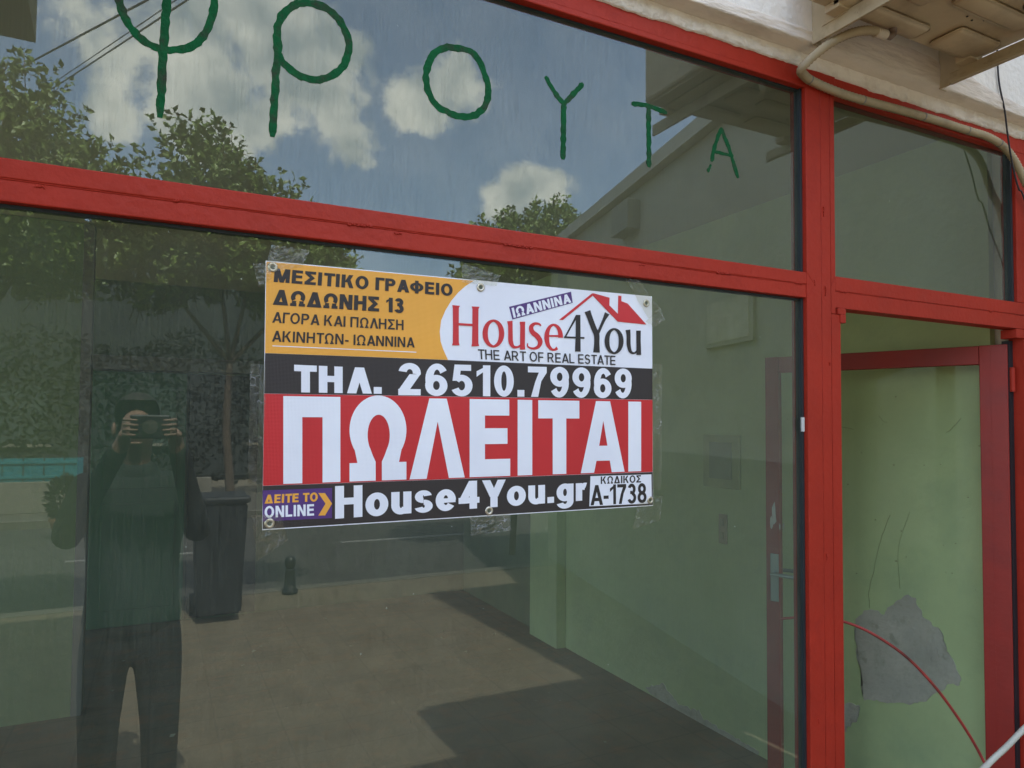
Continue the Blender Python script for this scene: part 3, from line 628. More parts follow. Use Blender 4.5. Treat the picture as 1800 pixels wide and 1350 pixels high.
def text(s, q, m, y=None, t=.20, gap=.13, space=.34, lab=None, y0=0.0, y1=1.0):
    """flat lettering fitted to the measured quad q = (tl, tr, br, bl)"""
    y = yt if y is None else y
    x = 0; polys = []
    for c in s:
        if c == ' ': x += space; continue
        w_, g = G(c, t); g_ = gap*(.45 if c in 'AΑΛTΤYΓ' else 1)
        for p in g: polys.append([(u+x, v) for u, v in p])
        x += w_+g_
    x -= g_
    tl, tr, br, bl = [Vector(P(px, py, y)) for px, py in q]; bm = BM()
    for k, p in enumerate(polys):
        yy = y-.000004*k; vs = []
        for u, v in p:
            u /= x; v = (v-y0)/(y1-y0); r = (bl*(1-u)+br*u)*(1-v)+(tl*(1-u)+tr*u)*v; vs.append(bm.verts.new((r.x, yy, r.y)))
        try: bm.faces.new(vs)
        except ValueError: pass
    for f in bm.faces:
        f.normal_update()
        if f.normal.y > 0: f.normal_flip()
    o = obj('lettering', bm, m, bn)
    if lab: o['label'] = lab
    return o
text('ΜΕΣΙΤΙΚΟ ΓΡΑΦΕΙΟ', [(483, 471.5), (795.6, 499.5), (795.6, 520.5), (481, 495.5)], S_INK, t=.245, gap=.12)
text('ΔΩΔΩΝΗΣ 13', [(482, 508.5), (710, 525), (710, 550.5), (479.3, 535.5)], S_INK, t=.25, gap=.10)
text('ΑΓΟΡΑ ΚΑΙ ΠΩΛΗΣΗ', [(480, 548), (709.3, 562.5), (709.3, 580.3), (478.4, 567)], S_INK, t=.18, gap=.14)
text('ΑΚΙΝΗΤΩΝ- ΙΩΑΝΝΙΝΑ', [(479, 581), (729, 593.3), (729, 611), (478, 600.3)], S_INK, t=.18, gap=.14)
text('THE ART OF REAL ESTATE', [(840, 613.8), (1081.6, 625.5), (1081.6, 641.8), (841, 631.3)], S_INK, t=.155, gap=.13)
text('ΤΗΛ.', [(517, 641), (671, 647.5), (671, 692.3), (517, 689.5)], S_WHITE, t=.27, gap=.14)
text('26510.79969', [(700, 638), (1110, 649), (1110, 699.8), (700, 694.5)], S_WHITE, t=.225, gap=.115)
text('ΙΩΑΝΝΙΝΑ', [(899, 541.5), (1001, 516), (1004.5, 531.5), (903, 559)], S_WHITE, t=.235, gap=.12)
text('ΔΕΙΤΕ ΤΟ', [(466, 870), (558.6, 865.5), (558.6, 881.2), (465, 885.3)], S_YEL, t=.25, gap=.12)
text('ONLINE', [(465, 890), (552, 886), (552, 906.2), (465, 910.3)], S_WHITE, t=.22, gap=.12)
text('ΚΩΔΙΚΟΣ', [(1056, 837.6), (1126.7, 835.2), (1126.7, 848), (1056, 850.8)], S_INK, t=.20, gap=.14)
text('A-1738', [(1038, 853), (1136, 849.5), (1136.5, 883.5), (1038, 888.5)], S_INK, t=.19, gap=.09)
text('House4You.gr', [(589, 854.5), (1032, 837.2), (1032, 879.3), (589, 912)], S_WHITE, t=.245, gap=.085)
# big word, drawn glyph by glyph (local box 0..1)
def glyph(bm, polys, q, y, k=0):
    tl, tr, br, bl = [Vector(P(px, py, y)) for px, py in q]
    for pts in polys:
        pp = []
        for u, w_ in pts:
            p = (bl*(1-u)+br*u)*(1-w_)+(tl*(1-u)+tr*u)*w_; pp.append((p.x, p.y))
        prism(bm, pp, y, y+.0003)
def ytb(x): return 696.2+(x-498.9)*(706.2-696.2)/(1126.2-498.9)
def ybb(x): return 850.7+(x-497.3)*(828.2-850.7)/(1126.9-497.3)
def Q(x0, x1, o=0): return [(x0, ytb(x0)-o), (x1, ytb(x1)-o), (x1, ybb(x1)), (x0, ybb(x0))]
b = BM()
glyph(b, [[(0, 0), (.325, 0), (.325, .76), (.68, .76), (.68, 0), (1, 0), (1, 1), (0, 1)]], Q(498, 598.3), yt)
om_o = []; om_i = []
def ell(cx, cy, rx, ry, a0, a1, n=26): return [(cx+rx*cos(a0+(a1-a0)*i/n), cy+ry*sin(a0+(a1-a0)*i/n)) for i in range(n+1)]
o_ = ell(.5, .60, .5, .415, R_(-52), R_(232), 34); i_ = ell(.505, .56, .195, .235, R_(230), R_(-50), 28)
# omega: outer arc right->left, then foot, inner arc
om = [(.56, 0), (1, 0), (1, .215), (.865, .215)]+ell(.5, .60, .5, .415, R_(-35), R_(215), 40)+[(.135, .215), (0, .215), (0, 0), (.45, 0), (.45, .225), (.40, .30)]+ell(.505, .54, .195, .245, R_(222), R_(-42), 30)+[(.61, .30), (.56, .225)]
glyph(b, [om], Q(614.4, 714.4, 1.5), yt)
glyph(b, [[(0, 0), (.30, 0), (.50, .71), (.705, 0), (1, 0), (.665, 1), (.35, 1)]], Q(720, 817), yt)
glyph(b, [[(0, 0), (1, 0), (1, .225), (.37, .225), (.37, .42), (.93, .42), (.93, .625), (.37, .625), (.37, .79), (.975, .79), (.975, 1), (0, 1)]], Q(825.6, 896.9), yt)
glyph(b, [[(0, 0), (1, 0), (1, 1), (0, 1)]], Q(910, 935.6), yt)
glyph(b, [[(.345, 0), (.675, 0), (.675, .755), (1, .755), (1, 1), (0, 1), (0, .755), (.345, .755)]], Q(946.2, 1018.4), yt)
# alpha with its counter: left leg+top, right leg, bar
glyph(b, [[(0, 0), (.30, 0), (.355, .165), (.70, .165), (.72, 0), (1, 0), (.67, 1), (.34, 1), (.335, .98), (.50, .72), (.60, .375), (.41, .375), (.50, .72), (.33, .97)]], Q(1021, 1098), yt) if False else \
glyph(b, [[(0, 0), (.295, 0), (.35, .165), (.41, .375), (.505, .725), (.505, 1), (.34, 1)], [(1, 0), (.70, 0), (.655, .165), (.60, .375), (.5055, .725), (.5055, 1), (.66, 1)], [(.3505, .165), (.6545, .165), (.5995, .3745), (.4105, .3745)]], Q(1021, 1098), yt)
glyph(b, [[(0, 0), (1, 0), (1, 1), (0, 1)]], Q(1104.5, 1127), yt)
o = obj('lettering', b, S_WHITE, bn); o['label'] = 'large white word filling the red band'
# house logo: flared strokes
def Z5(x, y): return (770+x/4.5, 430+y/4.5)
def vstroke(bm, pts, y):
    """pts: (x, y, width) in logo measurement units"""
    pts = [Vector(p) for p in pts]; q = spline(pts, 8) if max(p.x for p in pts)-min(p.x for p in pts) > 12 and len(pts) > 2 else pts
    L_, R__ = [], []
    for i, p in enumerate(q):
        a = q[max(0, i-1)]; c = q[min(len(q)-1, i+1)]; t = Vector((c.x-a.x, c.y-a.y)).normalized(); n_ = Vector((-t.y, t.x)); h = p.z/2
        L_.append(P(*Z5(p.x+n_.x*h, p.y+n_.y*h), y)); R__.append(P(*Z5(p.x-n_.x*h, p.y-n_.y*h), y))
    A = [bm.verts.new((u[0], y, u[1])) for u in L_]; B = [bm.verts.new((u[0], y, u[1])) for u in R__]
    for i in range(len(q)-1): bm.faces.new([A[i], A[i+1], B[i+1], B[i]])
def ring(bm, cx, cy, rx, ry, wt, wn, y, a0=0, a1=360, n=36):
    A = []; B = []
    for i in range(n+1):
        a = R_(a0+(a1-a0)*i/n); wd = wn+(wt-wn)*abs(cos(a))
        A.append(P(*Z5(cx+rx*cos(a), cy+ry*sin(a)), y)); B.append(P(*Z5(cx+(rx-wd)*cos(a), cy+(ry-wd)*sin(a)), y))
    A = [bm.verts.new((u[0], y, u[1])) for u in A]; B = [bm.verts.new((u[0], y, u[1])) for u in B]
    for i in range(n): bm.faces.new([A[i], A[i+1], B[i+1], B[i]])
b = BM(); y0 = yt; y1 = yt-.0002; y2 = yt-.0004
vstroke(b, [(143, 481, 62), (141, 500, 48), (141, 640, 46), (141, 775, 48), (141, 797, 60)], y0)
vstroke(b, [(297, 490, 62), (296, 510, 48), (295, 640, 47), (294, 780, 50), (295, 804, 62)], y0)
vstroke(b, [(150, 628, 18), (292, 637, 18)], y1)
ring(b, 438, 703, 86, 111, 42, 17, y0)
vstroke(b, [(568, 604, 44), (572, 640, 36), (573, 700, 36), (576, 770, 36), (598, 808, 24), (635, 808, 16), (665, 785, 14)], y0)
vstroke(b, [(668, 610, 44), (669, 640, 38), (669, 720, 38), (668, 800, 38), (669, 830, 42)], y1)
vstroke(b, [(815, 642, 10), (800, 628, 16), (765, 625, 22), (738, 650, 34), (745, 690, 38), (785, 725, 40), (808, 765, 38), (795, 805, 28), (755, 822, 18), (712, 808, 12), (708, 780, 8)], y0)
vstroke(b, [(858, 722, 14), (960, 722, 14)], y1)
ring(b, 915, 733, 74, 108, 38, 16, y0, 62, 362, 34)
o = obj('logo_lettering', b, S_LRED, bn); o['label'] = 'red word House in flared serif letters'
b = BM()
vstroke(b, [(1108, 556, 36), (1108, 700, 38), (1106, 846, 44)], y0)
vstroke(b, [(1100, 560, 20), (1050, 650, 13), (1002, 738, 13)], y1)
vstroke(b, [(996, 732, 13), (1080, 735, 14), (1158, 738, 14)], y2)
vstroke(b, [(1182, 526, 48), (1202, 580, 42), (1232, 660, 42), (1254, 712, 44), (1256, 780, 42), (1254, 853, 52)], y0)
vstroke(b, [(1338, 543, 40), (1310, 600, 24), (1270, 690, 22), (1258, 715, 22)], y1)
ring(b, 1393, 763, 75, 103, 38, 15, y2)
vstroke(b, [(1502, 674, 38), (1507, 720, 32), (1508, 790, 32), (1522, 845, 24), (1552, 858, 15), (1580, 835, 12)], y0)
vstroke(b, [(1586, 680, 36), (1586, 760, 34), (1588, 872, 38)], y1)
o = obj('logo_lettering', b, S_INK, bn); o['label'] = 'black 4You in flared serif letters'
b = BM()
prism(b, [P(*Z5(*p), y0) for p in [(958, 595), (1215, 388), (1224, 404), (988, 596)]], y0, y0+.0003)
prism(b, [P(*Z5(*p), y0) for p in [(1215, 386), (1232, 385), (1357, 420), (1355, 480), (1423, 548), (1426, 403), (1451, 406), (1450, 447), (1500, 466), (1648, 632), (1422, 609), (1226, 405)]], y0, y0+.0003)
obj('logo_roof', b, S_LRED, bn)
def Z6(x, y): return (430+x/4.5, 670+y/4.5)
b = BM(); prism(b, [P(*Z6(*p), yt) for p in [(583, 885), (635, 885), (692, 968), (637, 1062), (583, 1063), (640, 970)]], yt, yt+.0003); obj('chevron', b, S_YEL, bn)
for (px, py) in ((479.3, 469.6), (845, 505), (1136, 533), (473.8, 920), (859.8, 897.8), (1143, 879)):
    b = BM(); x, z = P(px, py, yt)
    prof = [(.0042, 0), (.0046, .0012), (.0066, .0018), (.0088, .0014), (.0096, 0)]
    rings = [[b.verts.new((x+r*cos(2*pi*k/24), yt-.0002-h, z+r*sin(2*pi*k/24))) for k in range(24)] for r, h in prof]
    for A, B in zip(rings, rings[1:]):
        for k in range(24): b.faces.new([A[k], A[(k+1) % 24], B[(k+1) % 24], B[k]])
    ey = obj('eyelet', b, BRASS, bn, True)
    b = BM(); vs = [b.verts.new((x+.0041*cos(2*pi*k/20), yt-.0003, z+.0041*sin(2*pi*k/20))) for k in range(20)]; b.faces.new(vs); obj('eyelet_hole', b, mat('eyelet_hole', (.10, .12, .08), .6), ey)

# crumpled clear tape
def tape(pts, lab, seed, amp=.0014, y=None):
    y = y if y is not None else yt-.002
    q = [Vector(P(px, py, y)) for px, py in pts]; bm = BM(); random.seed(seed)
    g = []; n_ = 14
    for i in range(n_+1):
        row = []
        for j in range(n_+1):
            u, v = i/n_, j/n_
            p = (q[3]*(1-u)+q[2]*u)*(1-v)+(q[0]*(1-u)+q[1]*u)*v
            e = .0022*noise.noise(Vector((p.x*160, p.y*160, seed)))
            dy = -abs(noise.noise(Vector((p.x*90, p.y*90, seed))))*amp*2-random.random()*amp*.06
            row.append(bm.verts.new((p.x+e, y+dy, p.y+e)))
        g.append(row)
    for i in range(n_):
        for j in range(n_): bm.faces.new([g[i][j], g[i+1][j], g[i+1][j+1], g[i][j+1]])
    tag(obj('adhesive_tape', bm, TAPE), lab, 'tape', 'clear tape strips holding the banner')
tape([(478, 430), (545, 440), (530, 470), (462, 480)], 'crumpled clear tape over the top left corner of the banner', 1)
tape([(444, 463), (474, 462), (478, 490), (455, 505)], 'torn clear tape flap left of the banner top left eyelet', 2)
tape([(812, 462), (880, 484), (872, 503), (812, 496)], 'smooth clear tape above the top middle eyelet', 3, .001)
tape([(1095, 484), (1118, 486), (1162, 545), (1140, 560)], 'long creased tape across the top right corner of the banner', 4)
tape([(1135, 565), (1160, 540), (1168, 562), (1150, 575)], 'small twisted tape tail right of the top right eyelet', 5)
tape([(442, 905), (495, 905), (506, 950), (452, 985)], 'folded clear tape under the bottom left corner of the banner', 6)
tape([(826, 908), (896, 902), (899, 932), (828, 942)], 'rectangular clear tape strip below the bottom middle eyelet', 7, .002)
tape([(1120, 885), (1165, 870), (1160, 915), (1112, 930)], 'feathered clear tape at the bottom right corner of the banner', 8)
tape([(440, 640), (468, 640), (462, 850), (436, 850)], 'tall strip of peeling tape along the left edge of the banner', 9, .0012)
tape([(1147, 640), (1164, 640), (1162, 860), (1147, 860)], 'tall strip of clear tape along the right edge of the banner', 10, .0012)
random.seed(11)

# ================================================================ AIR CONDITIONER + BRACKETS
def bracket(x, lab, hv=0):
    t = thing('wall_bracket', lab, 'bracket', (x, YF, 2.73), 'cream steel brackets under the air conditioner')
    b = BM(); box(b, (0, -.004, .0), (.032, 0, .55), .0008); box(b, (0, -.035, .0), (.003, -.0045, .55), .0008); obj('upright', b, CREAMB, t)
    b = BM(); box(b, (-.002, -.56, .0), (.001, -.0015, .040), .0006); box(b, (.0015, -.558, .0315), (.034, -.036, .034), .0006); box(b, (.0015, -.558, .0), (.006, -.036, .003), .0006)
    if hv: box(b, (-.0125, -.54, .0), (-.0022, -.04, .004), .0008); box(b, (-.0125, -.54, .0045), (-.0105, -.04, .011), .0005)
    obj('arm', b, CREAMB, t)
    b = BM(); vs = [(-.0025, -.036, .034), (-.0025, -.115, .034), (-.0025, -.036, .12)]
    A = [b.verts.new(v) for v in vs]; B = [b.verts.new((v[0]-.002, v[1], v[2])) for v in vs]; b.faces.new(A); b.faces.new(B[::-1])
    for i in range(3): b.faces.new([A[i], B[i], B[(i+1) % 3], A[(i+1) % 3]])
    bmesh.ops.recalc_face_normals(b, faces=b.faces); obj('gusset', b, CREAMB, t)
    b = BM(); lathe(b, [(.007, 0), (.007, .006), (.004, .006), (.004, .012)], (.018, -.47, .0345), 8); lathe(b, [(.007, 0), (.007, .006)], (.018, -.17, .0345), 8); obj('bolt', b, METAL, t)
    return t
bracket(1.60, 'cream steel bracket under the left end of the air conditioner')
bracket(2.165, 'rust streaked cream bracket right of the drain hose, nearest the black cable', 1)
ac = thing('air_conditioner', 'cream outdoor air conditioning unit on brackets above the doorway, seen from below', 'air conditioner', (1.50, -.11, 2.79))
b = BM(); box(b, (0, -.42, .006), (.715, 0, .56), .012); obj('casing', b, CREAM, ac)
b = BM()
box(b, (.012, -.405, .0), (.70, -.012, .0075), .003)            # folded rim under the tray
obj('base_tray', b, CREAM, ac)
b = BM()
for (x0, y0_, x1, y1_, h) in ((.06, -.09, .40, -.03, .008), (.06, -.38, .13, -.11, .007), (.47, -.13, .66, -.03, .008), (.18, -.36, .34, -.30, .009), (.40, -.36, .62, -.29, .009), (.20, -.25, .27, -.14, .009), (.33, -.24, .62, -.18, .007), (.52, -.27, .58, -.255, .005)):
    box(b, (x0, y0_, -h*2.0), (x1, y1_, .001), .0135)
obj('pressed_rib', b, CREAM, ac, True)
b = BM()
for (x, y) in ((.44, -.16), (.455, -.185), (.47, -.155), (.435, -.20), (.48, -.20), (.50, -.17)):
    lathe(b, [(.003, 0), (.003, .0015)], (x, y, -.0025), 8)
obj('vent_hole', b, DARK, ac)
b = BM()
for x in (.09, .655): box(b, (x-.03, -.415, -.022), (x+.03, -.37, -.0005), .002); box(b, (x-.03, -.06, -.022), (x+.03, -.015, -.0005), .002)
obj('foot', b, CREAM, ac)
b = BM()                                                           # grille ring on the front
for k in range(9): 
    r = .03+.022*k; tube(b, [(.27+r*cos(a*pi/16), -.428, .29+r*sin(a*pi/16)) for a in range(33)], .002, 5)
obj('fan_grille', b, METAL, ac)
# drain elbow and conduit hose
ds = thing('drain_elbow', 'brown plastic drain elbow plugged in the underside of the air conditioner', 'drain elbow', (1.795, -.155, 2.785))
b = BM(); lathe(b, [(.016, .0), (.021, .004), (.021, .0), (.011, -.004), (.010, -.022)][::-1], (0, 0, 0), 20); obj('flange', b, mat('brown_plastic', (.16, .11, .08), .5), ds, True)
b = BM(); tube(b, [(0, 0, -.012), (0, 0, -.026), (-.008, .002, -.034), (-.03, .004, -.033)], .0095, 12); obj('spout', b, mat('brown_plastic_b', (.17, .12, .085), .5), ds, True)
HR = .0108
h0 = Vector((1.765, -.151, 2.752))
hp = [h0, Vector((1.71, -.148, 2.751)), Vector((1.655, -.13, 2.738)), Vector((1.61, -.09, 2.712)), Vector(W(1411, 118, -.045)), Vector(W(1414, 133, -.022)), Vector(W(1434, 146, -.016)), Vector(W(1475, 163, -.016)), Vector(W(1520, 177, -.016)), Vector(W(1580, 193, -.016)), Vector(W(1640, 210, -.016)), Vector(W(1700, 229, -.016)), Vector(W(1735, 240, -.018)), Vector(W(1762, 256, -.022)), Vector(W(1782, 280, -.028)), Vector(W(1802, 320, -.034)), Vector(W(1825, 380, -.035)), Vector((2.86, -.036, 2.0)), Vector((2.87, -.036, 1.2)), Vector((2.87, -.036, .1))]
sp_ = spline(hp, 14); b = BM(); tube(b, sp_, HR, 14, .0021, .0045)
hs = tag(obj('corrugated_hose', b, HOSE, None, True), 'beige corrugated hose looping from the air conditioner along the red head rail', 'hose')
b = BM(); tube(b, [h0+Vector((.004, 0, 0)), h0+Vector((-.034, .002, -.001))], HR+.0024, 16, .0004, .004); obj('wrap_tape', b, TAPEW, hs, True)
for (px, py) in ((1422, 139), (1515, 175.5), (1624, 206), (1699, 229), (1755, 251)):
    c = W(px, py, -.016); k = min(range(len(sp_)), key=lambda i: (sp_[i]-c).length); t = (sp_[k+1]-sp_[k-1]).normalized(); b = BM()
    tube(b, [sp_[k]-t*.0022, sp_[k]+t*.0022], HR+.0022, 14); obj('cable_tie', b, mat('grey_tie', (.22, .21, .19), .5), hs)
# hanging black cable
b = BM(); tube(b, spline([W(1752, 60, -.060), W(1754, 118, -.057), W(1757, 150, -.056), W(1766, 195, -.055), W(1771, 235, -.050), W(1779, 285, -.044), W(1790, 330, -.044), W(1806, 370, -.044), (2.85, -.05, 1.9), (2.85, -.05, .2)], 10), .0028, 8)
tag(obj('black_cable', b, BLACKC, None, True), 'thin black cable hanging in front of the right end of the facade', 'cable')
# red painted cable and pale hose at the doorway foot
b = BM(); tube(b, spline([W(1372, 1088, .37), W(1392, 1086, .34), W(1440, 1084, .28), W(1481, 1092, .22), W(1530, 1112, .16), W(1590, 1152, .1), W(1640, 1203, .05), W(1680, 1256, .02), W(1712, 1306, -.0), W(1738, 1358, -.02), W(1765, 1430, -.03), W(1790, 1600, -.04)], 10), .0046, 10)
tag(obj('painted_cable', b, REDC, None, True), 'stiff red painted cable arching across the foot of the open doorway', 'cable')
b = BM(); tube(b, spline([W(1880, 1215, -.03), W(1810, 1272, -.03), W(1770, 1312, -.03), W(1738, 1342, -.025), W(1700, 1385, -.03), W(1660, 1460, -.04)], 14), .0085, 12, .0013, .0034)
tag(obj('pale_hose', b, HOSEW, None, True), 'pale ribbed hose crossing the door stile at the bottom right', 'hose')

# ================================================================ THE STREET BEHIND THE CAMERA (seen mirrored in the panes)
# neighbouring building running out towards the street
K = math.tan(R_(12.8)); X0 = 3.0; DE = 6.3
nb = thing('neighbour_house', 'beige neighbouring house whose flank mirrors in the panes right of the painted letters', 'house', (0, 0, 0))
def nbx(d): return X0+d*K
def slab(bm, d0, d1, z0, z1, o0, o1):
    pts = [(nbx(d0)+o0, -d0), (nbx(d1)+o0, -d1), (nbx(d1)+o1, -d1), (nbx(d0)+o1, -d0)]
    A = [bm.verts.new((x, y, z0)) for x, y in pts]; B = [bm.verts.new((x, y, z1)) for x, y in pts]
    fs = [bm.faces.new(A), bm.faces.new(B[::-1])]+[bm.faces.new([A[i], B[i], B[(i+1) % 4], A[(i+1) % 4]]) for i in range(4)]
    bmesh.ops.recalc_face_normals(bm, faces=fs)
b = BM(); slab(b, .06, DE, 0, 3.80, 0, 5); obj('wall', b, NEIGH, nb)
b = BM(); slab(b, .07, DE+.02, 0, 1.45, -.02, -.001); obj('dimming_band', b, mat('dark_band', (.33, .32, .25), .9, .1, 3), nb)  # dark band added so the mirrored foot of the wall looks dimmer
b = BM(); slab(b, .06, DE+.08, 3.803, 3.92, -.09, 5.1); obj('roof_edge', b, LEDGE, nb)
b = BM(); slab(b, 1.9, 2.5, 2.22, 2.56, -.03, -.001); wn = obj('window', b, mat('gleam_frame_pale', (.50, .46, .36), .6), nb)  # added surround for the painted gleam of sky
b = BM(); slab(b, 1.94, 2.46, 2.25, 2.53, -.036, -.0305); obj('sky_gleam_panel', b, mat('pale_sky_gleam', (.72, .67, .50), .9, .2, 12), wn)  # pale panel stands in for a bright gleam of sky
b = BM(); slab(b, 3.65, 4.02, 3.42, 3.68, -.14, -.001); an = tag(obj('neighbour_cooler', b, mat('grey_cooler', (.34, .32, .26), .7)), 'small grey air conditioning unit high on the neighbouring house flank', 'air conditioner')
# awning at the left end of the shop
aw = thing('awning', 'olive canvas awning end mirrored in the top left corner of the upper pane', 'awning', (-.34, 0, 2.78))
b = BM(); v = [(0, -1.0, .0), (0, -1.0, .26), (0, -.0, .62), (0, -.0, .2), (0, -.45, .16), (0, -.8, .07)]
A = [b.verts.new(p) for p in v]; B_ = [b.verts.new((p[0]-2.6, p[1], p[2])) for p in v]; b.faces.new(A); b.faces.new(B_[::-1])
for i in (0, 1): b.faces.new([A[i], B_[i], B_[i+1], A[i+1]])
bmesh.ops.recalc_face_normals(b, faces=b.faces); obj('canopy', b, OLIVE, aw)
b = BM(); tube(b, [(-.02, -.99, .26), (-2.58, -.99, .26)], .015, 10); tube(b, [(-.02, -.98, .25), (-.02, -.055, .3)], .012, 8); obj('awning_frame', b, METAL, aw)

def leaf(bm, p, d, s, rnd):
    """folded leaf, midrib along d"""
    d = d.normalized(); a = d.cross(Vector((rnd.uniform(-1, 1), rnd.uniform(-1, 1), rnd.uniform(-.3, 1)))).normalized(); n_ = a.cross(d)
    w_ = s*.29; q = [p, p+d*s*.5+a*w_+n_*s*.10, p+d*s-n_*s*.10, p+d*s*.5-a*w_+n_*s*.10, p+d*s*.5]
    v = [bm.verts.new(x) for x in q]
    bm.faces.new([v[0], v[1], v[4]]); bm.faces.new([v[1], v[2], v[4]]); bm.faces.new([v[0], v[4], v[3]]); bm.faces.new([v[3], v[4], v[2]])
def tree(x, d, lobes, lab, seed, ls=.075, shoots=420, trunk=.05, m=LEAF1, per=12):
    rnd = random.Random(seed); t = thing('citrus_tree' if m is LEAF1 else 'street_tree', lab, 'tree', (x, -d, 0), 'street trees mirrored in the glass')
    b = BM(); zc = min(l[2]-l[5] for l in lobes)
    fork = Vector((0, 0, zc*.85)); tube(b, spline([(0, 0, -.3), (.03, .02, .8), (-.02, 0, 1.6), tuple(fork)], 6), lambda k: trunk*(1-.4*k), 10)
    f = BM()
    tot = sum(l[3]*l[4]*l[5] for l in lobes)
    for (lx, ly, lz, rx, ry, rz) in lobes:
        c = Vector((lx, ly, lz)); tube(b, spline([fork, fork.lerp(c, .5)+Vector((rnd.uniform(-.1, .1), rnd.uniform(-.1, .1), .05)), c], 5), lambda k: trunk*.5*(1-.7*k), 7)
        ns = int(shoots*(rx*ry*rz)/tot)
        for i in range(ns):
            while True:
                v = Vector((rnd.uniform(-1, 1), rnd.uniform(-1, 1), rnd.uniform(-1, 1)))
                if .25 < v.length < 1 and rnd.random() < v.length**1.2: break
            # uneven outline
            k = 1+.22*noise.noise(v*2.3+Vector((seed, 0, 0)))
            p = c+Vector((v.x*rx, v.y*ry, v.z*rz))*k
            dr = (Vector((v.x*.7, v.y*.7, .75))+Vector((rnd.uniform(-.5, .5), rnd.uniform(-.5, .5), rnd.uniform(-.3, .4)))).normalized()
            ln = rnd.uniform(.12, .30)
            if rnd.random() < .25: tube(b, [p-dr*.1, p+dr*ln], .004, 4)
            for j in range(per):
                q = p+dr*ln*j/per+Vector([rnd.gauss(0, .012) for _ in range(3)])
                a = j*2.4+rnd.random(); s1 = dr.orthogonal().normalized(); s2 = dr.cross(s1)
                ld = (dr*.7+s1*cos(a)+s2*sin(a)).normalized()
                leaf(f, q, ld, ls*rnd.uniform(.6, 1.2), rnd)
    obj('trunk', b, BARK, t, True); obj('crown', f, m, t)
    return t
tree(-1.35, 5.3, [(0, 0, 3.35, .85, .75, .85), (.55, .1, 3.2, .65, .7, .65), (.3, 0, 4.05, .35, .4, .42), (-.9, 0, 3.5, .8, .7, .9), (.85, 0, 3.5, .25, .4, .35)], 'leafy green tree left of its neighbour, mirrored below the letter phi', 3, .078, 2000)
tree(.60, 5.6, [(-.25, 0, 3.5, .45, .6, .75), (.2, 0, 3.25, .55, .6, .62), (.68, .0, 3.02, .42, .5, .42), (-.65, 0, 3.0, .45, .5, .4)], 'leafy green tree mirrored between the letters phi and rho above the banner corner', 5, .078, 1500)
tree(4.4, 7.3, [(0, 0, 3.7, .7, .7, .8), (.6, 0, 4.1, .55, .55, .6), (-.4, .1, 3.25, .45, .5, .5)], 'leafy tree at the end of the neighbouring house, mirrored under the small cloud', 9, .09, 1100)
# background: hedge, low wall, turquoise fence, far house
b = BM(); box(b, (-8, -13.98, -.01), (1.0, -13.8, .55), .01); lw = tag(obj('low_wall', b, CONC), 'low beige concrete wall across the road under the turquoise fence', 'wall')
tf = thing('board_fence', 'turquoise board fence on the low wall across the road', 'fence', (-4.7, -13.9, .55))
b = BM()
for i in range(22): box(b, (-3.3+i*.31, -.015, .003), (-3.3+i*.31+.29, .012, .42), .004)
obj('board', b, TEAL, tf)
b = BM(); box(b, (-3.3, .0125, .06), (3.4, .035, .11), .003); box(b, (-3.3, .0125, .32), (3.4, .035, .37), .003); obj('rail', b, TEAL, tf)
b = BM(); rnd = random.Random(4)
for i in range(16000):
    x = rnd.uniform(-16, 14); y = -17.5+rnd.gauss(0, .35); z = rnd.uniform(0, 1)**.7*(3.6+.5*noise.noise(Vector((x*.6, 0, 0))))
    leaf(b, Vector((x, y, z)), Vector((rnd.uniform(-1, 1), rnd.uniform(-.5, 1), rnd.uniform(-.2, 1))), .19, rnd)
hg = obj('hedge', b, LEAF2); hg['kind'] = 'stuff'; tag(hg, 'long dark hedge across the road mirrored in the lower pane', 'hedge')
fh = thing('far_house', 'grey two-storey house behind the hedge across the road', 'house', (-6, -22, 0))
b = BM(); box(b, (-9, -6, 0), (11.5, 0, 6.9)); obj('wall', b, mat('far_house_render', (.035, .042, .04), .9), fh)
b = BM(); box(b, (-9.3, -6.3, 6.903), (11.8, .3, 7.1), .02); obj('roof', b, mat('far_roof', (.16, .09, .06), .9), fh)
for i in range(6):
    b = BM(); box(b, (-7.5+i*3.2, .001, 1.0), (-6.3+i*3.2, .06, 2.6), .01); wv = obj('window', b, mat('far_shutter', (.05, .07, .06), .7), fh)
    b = BM(); box(b, (-7.6+i*3.2, .001, .9), (-6.2+i*3.2, .12, .99), .01); obj('sill', b, CONC, wv)
# bin, bollard, planter
bi = thing('wheelie_bin', 'dark wheeled rubbish bin on the pavement edge, mirrored left of the banner', 'bin', (.50, -5.15, 0))
b = BM(); v0 = [(-.17, -.2), (.17, -.2), (.17, .2), (-.17, .2)]
A = [b.verts.new((x, y, .06)) for x, y in v0]; B_ = [b.verts.new((x*1.22, y*1.2, .98)) for x, y in v0]; b.faces.new(A); b.faces.new(B_[::-1])
for i in range(4): b.faces.new([A[i], A[(i+1) % 4], B_[(i+1) % 4], B_[i]])
bmesh.ops.bevel(b, geom=b.edges[:], offset=.015, segments=2, affect='EDGES'); bmesh.ops.recalc_face_normals(b, faces=b.faces); obj('body', b, BIN, bi)
b = BM(); box(b, (-.23, -.27, .985), (.23, .26, 1.045), .022); obj('lid', b, BIN, bi)
for sx in (-.19, .19):
    b = BM(); tube(b, [(sx-.02, -.2, .09), (sx+.02, -.2, .09)], .09, 18); obj('wheel', b, BLACKC, bi)
b = BM(); tube(b, [(-.15, -.30, .97), (.15, -.30, .97)], .014, 8); obj('handle', b, BIN, bi)
bo = thing('bollard', 'short dark iron bollard with round head on the kerb, mirrored below the banner', 'bollard', (1.2, -5.75, 0))
